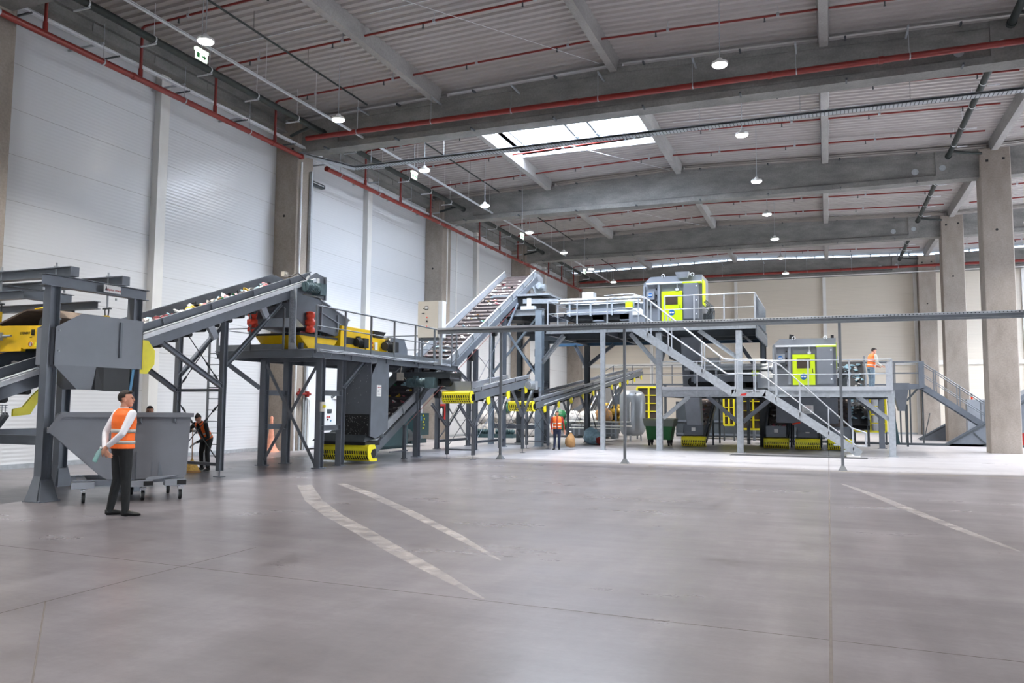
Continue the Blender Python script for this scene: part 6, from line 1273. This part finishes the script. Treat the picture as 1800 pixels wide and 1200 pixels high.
    for i in (0, 1): limb(b, [HP[i], J['knee'][i], J['ankle'][i]-V3(0, 0, .008*s)], [.056*s, .037*s, .028*s])
    remesh(b.build('trousers', leg_mat, t), voxel)
    # shoes
    for i in (0, 1):
        a, o_ = J['ankle'][i], J['toe'][i]; d = (o_-a); d.z = 0; d.normalize(); sdv = V3(d.y, -d.x, 0); z0 = a.z-.040*s
        b = MB(); base = V3(a.x, a.y, z0)
        R_ = [(base-d*.034*s+V3(0, 0, .026*s), sdv*.014*s, V3(0, 0, .016*s)), (base-d*.022*s+V3(0, 0, .026*s), sdv*.022*s, V3(0, 0, .026*s)), (base+d*.02*s+V3(0, 0, .024*s), sdv*.023*s, V3(0, 0, .024*s)), (base+d*.065*s+V3(0, 0, .017*s), sdv*.026*s, V3(0, 0, .017*s)), (base+d*.10*s+V3(0, 0, .012*s), sdv*.020*s, V3(0, 0, .012*s)), (base+d*.115*s+V3(0, 0, .009*s), sdv*.008*s, V3(0, 0, .006*s))]
        rings(b, R_, 14); b.build('shoe', shoe, t)
    # vest
    if vest:
        b = MB(); L_ = (C_-Pv).length
        sec = [(Pv-spine*.0*s, .104*s, .082*s), (Pv+spine*L_*.3, .096*s, .076*s), (Pv+spine*L_*.6, .096*s, .077*s), (Pv+spine*L_*.92, .110*s, .080*s), (C_+spine*.045*s, .111*s, .070*s), (C_+spine*.078*s, .088*s, .054*s), (C_+spine*.098*s, .050*s, .044*s)]
        rg = [(c, tw*x*bulk, fr*y*bulk) for c, x, y in sec]
        if open_vest:
            n = 22; m = len(rg); vs = []
            for c, sv, fv in rg:
                for k in range(n): a = PI/2+open_vest+(2*PI-2*open_vest)*k/(n-1); vs.append(c+sv*math.cos(a)+fv*math.sin(a))
            b.add(vs, [(i*n+k, i*n+k+1, (i+1)*n+k+1, (i+1)*n+k) for i in range(m-1) for k in range(n-1)], True)
            o = b.build('vest', vest, t); sm = o.modifiers.new('Solid', 'SOLIDIFY'); sm.thickness = .012
        else: remesh(rings(b, rg).build('vest', vest, t), voxel)
        for f in (.22, .62):
            b = MB(); c = Pv+spine*L_*f; 
            x = .0985*s; y = .079*s
            n = 28; 
            rr_ = [(c-spine*.012*s, tw*x*bulk, fr*y*bulk), (c+spine*.016*s, tw*x*bulk, fr*y*bulk)]
            vs = []
            gap = open_vest+.04 if open_vest else .0
            for c_, sv, fv in rr_:
                for k in range(n+1): a = PI/2+gap+(2*PI-2*gap)*k/n; vs.append(c_+sv*1.02*math.cos(a)+fv*1.02*math.sin(a))
            b.add(vs, [(k, k+1, n+2+k, n+1+k) for k in range(n)], True); o = b.build('reflective_band', 'reflective', t); sm = o.modifiers.new('Solid', 'SOLIDIFY'); sm.thickness = .006
    t.location = loc; t.rotation_euler = (0, 0, heading); t['label'] = label
    return t
def stand(dx=.05, **kw):
    J = dict(pelvis=V3(0, 0, .53), chest=V3(0, .005, .755), neck=V3(0, .0, .865), head=V3(0, .012, .925), knee=[V3(-dx, .008, .285), V3(dx, .012, .285)], ankle=[V3(-dx-.005, -.012, .042), V3(dx+.005, -.005, .042)], toe=[V3(-dx-.02, .06, .015), V3(dx+.02, .065, .015)],
             elbow=[V3(-.15, -.01, .64), V3(.15, -.01, .64)], wrist=[V3(-.145, .03, .49), V3(.145, .03, .49)])
    J.update(kw); return J
# 1 the man seen from behind, hands behind his back
# local frame: faces +Y of the hall turned a little; camera sees his back and right side
J = stand(.048, elbow=[V3(-.128, -.075, .655), V3(.140, -.085, .650)], wrist=[V3(-.035, -.125, .535), V3(.030, -.135, .555)], face=V3(.62, .78, .03), head=V3(.006, .012, .928),
          knee=[V3(-.055, .0, .285), V3(.052, .012, .285)], ankle=[V3(-.085, -.035, .042), V3(.068, .01, .042)], toe=[V3(-.055, .04, .015), V3(.12, .07, .015)])
m1 = person('person in orange vest, white shirt and black trousers, hands clasped behind the back', 1.86, (-9.83, 9.12, 0), math.radians(-14), J, .011, top_mat='shirt', hands={0: dict(d=V3(.8, -.1, -.5), n=V3(0, -1, 0), curl=.9), 1: dict(d=V3(-.7, -.1, -.6), n=V3(0, -1, 0), curl=.7)}, bulk=1.07)
t = thing('water_bottle', 'clear greenish water bottle held behind the back of the person by the skip', 'bottle', (0, 0, 0))
MB().lathe((0, 0, 0), [(.001, 0), (.03, .003), (.034, .02), (.034, .07), (.031, .08), (.034, .09), (.034, .14), (.026, .17), (.014, .195), (.014, .215)], 16).build('bottle_body', 'bottle', t)
MB().lathe((0, 0, 0), [(.001, .002), (.028, .006), (.031, .02), (.031, .075), (.001, .08)], 14).build('water', 'bottle', t); MB().lathe((0, 0, 0), [(.016, .212), (.016, .235), (.001, .236)], 12).build('bottle_cap', 'bottle_cap', t)
t.location = (-10.02, 8.80, .80); t.rotation_euler = (math.radians(-14), math.radians(16), 0)
# 2 the head looking over the skip
J = stand(.05, face=V3(.1, 1, -.1))
person('person behind the grey skip, only the face showing above its rim', 1.62, (-13.5, 13.2, 0), math.radians(225), J, .014, skin='skin_tan', top_mat='black_cloth')
# 3 the sweeper, bent forward with a broom
J = stand(.06, pelvis=V3(.02, -.06, .50), chest=V3(-.01, .10, .675), neck=V3(-.03, .17, .76), head=V3(-.045, .215, .80), face=V3(-.15, .75, -.62), hup=V3(0, .6, .8), knee=[V3(-.05, .0, .28), V3(.085, -.02, .28)], ankle=[V3(-.06, -.02, .042), V3(.12, -.08, .042)], toe=[V3(-.07, .06, .015), V3(.15, .0, .015)],
          elbow=[V3(-.17, .12, .52), V3(.15, .20, .60)], wrist=[V3(-.055, .25, .44), V3(-.005, .27, .63)])
m3 = person('person bending forward to sweep with a broom, open orange vest over black clothes', 1.62, (-14.5, 15.98, 0), math.radians(180), J, .013, skin='skin_tan', hairstyle='bun', gloves=True, open_vest=.42, hands={0: dict(d=V3(.5, .5, -.5), n=V3(0, .5, 1), curl=1.2), 1: dict(d=V3(-.8, .3, -.2), n=V3(0, .5, 1), curl=1.2)})
import mathutils
def wpt(p, loc, h): return Vector(loc)+Matrix.Rotation(h, 3, 'Z') @ p
hA = wpt(V3(-.02, .29, .66)*1.62, (-14.5, 15.98, 0), math.radians(180)); hB = wpt(V3(-.03, .29, .06)*1.62, (-14.5, 15.98, 0), math.radians(180))
t = thing('broom', 'straw broom held upright by the bending sweeper', 'broom', (hB.x, hB.y, 0)); MB().tube([hA, hB+V3(0, 0, .12)], .012, 8).build('broom_handle', 'wood', t)
b = MB().lathe((hB.x, hB.y, .0), [(.2, .0), (.19, .03), (.13, .16), (.06, .26), (.025, .31), (.015, .34)], 14); b.build('broom_head', 'straw', t); MB().lathe((hB.x, hB.y, 0), [(.215, .0), (.205, .035), (.19, .05)], 14).build('bristle_tips', 'cardboard', t)
# 4 the woman walking with a sack
J = stand(.055, head=V3(0, .03, .92), face=V3(-.12, 1, -.32), knee=[V3(-.055, .03, .285), V3(.055, .0, .285)], ankle=[V3(-.05, -.02, .045), V3(.07, .05, .042)], toe=[V3(-.055, .055, .015), V3(.09, .125, .015)], elbow=[V3(-.165, -.02, .65), V3(.155, .01, .64)], wrist=[V3(-.185, -.02, .50), V3(.13, .05, .50)])
m4 = person('person walking in an orange vest, red shirt and dark trousers below the long conveyor', 1.52, (-9.85, 29.9, 0), math.radians(196), J, .013, top_mat='red_shirt', leg_mat='navy_cloth', hairstyle='long', bulk=1.12, open_vest=.12)
t = thing('sack', 'brown paper sack carried beside the walking person', 'sack', (-9.42, 30.25, .06)); b = MB().lathe((-9.42, 30.25, .08), [(.02, 0), (.17, .03), (.21, .15), (.19, .32), (.12, .46), (.05, .55), (.035, .6)], 14)
for v in b.v: v.x += .02*math.sin(v.z*14); v.y += .02*math.cos(v.z*11)
b.build('sack_body', 'cardboard', t); MB().sph((-9.42, 30.25, .69), .05, .05, .03, 8).build('sack_tie', 'white', t)
# 5 the worker on the lower platform
J = stand(.05, pelvis=V3(0, -.01, .53), chest=V3(0, .03, .745), neck=V3(0, .05, .85), head=V3(0, .075, .905), face=V3(.1, 1, -.35), elbow=[V3(-.15, .06, .63), V3(.15, .06, .63)], wrist=[V3(-.10, .18, .58), V3(.10, .18, .58)])
m5 = person('person in an orange vest and jeans standing on the lower platform behind its railing', 1.70, (1.55, 33.4, ZL), math.radians(-60), J, .013, top_mat='cab_cream', leg_mat='denim', bulk=1.05)
# pale wheel streaks and joints on the floor
def fl(x, y):
    d = FW+RT*((x-900)/FPX)-UP*((y-600)/FPX); k = -EYE.z/d.z; return (EYE.x+d.x*k, EYE.y+d.y*k)
tyre([fl(*p) for p in ((535, 852), (552, 880), (585, 905), (640, 935), (700, 970), (770, 1008), (850, 1052))], [.30, .30, .28, .26, .22, .16, .03], 'pale curved wheel streak on the floor, the bold one')
tyre([fl(*p) for p in ((600, 850), (650, 868), (720, 900), (800, 940), (880, 985))], [.2, .22, .2, .16, .03], 'fainter pale wheel streak on the floor right of the bold one')
tyre([fl(*p) for p in ((1480, 850), (1530, 868), (1610, 900), (1700, 935), (1790, 968))], [.08, .2, .2, .16, .05], 'pale wheel streak on the floor at the right')
strip([fl(-60, 1093), fl(450, 962)], .012, .001, 'joint', 'trim_floor_joint', 'fine saw cut at the lower left of the floor', 'joint')
strip([fl(80, 1056), fl(50, 1240)], .012, .001, 'joint', 'trim_floor_joint', 'dark crack at the lower left corner', 'joint')
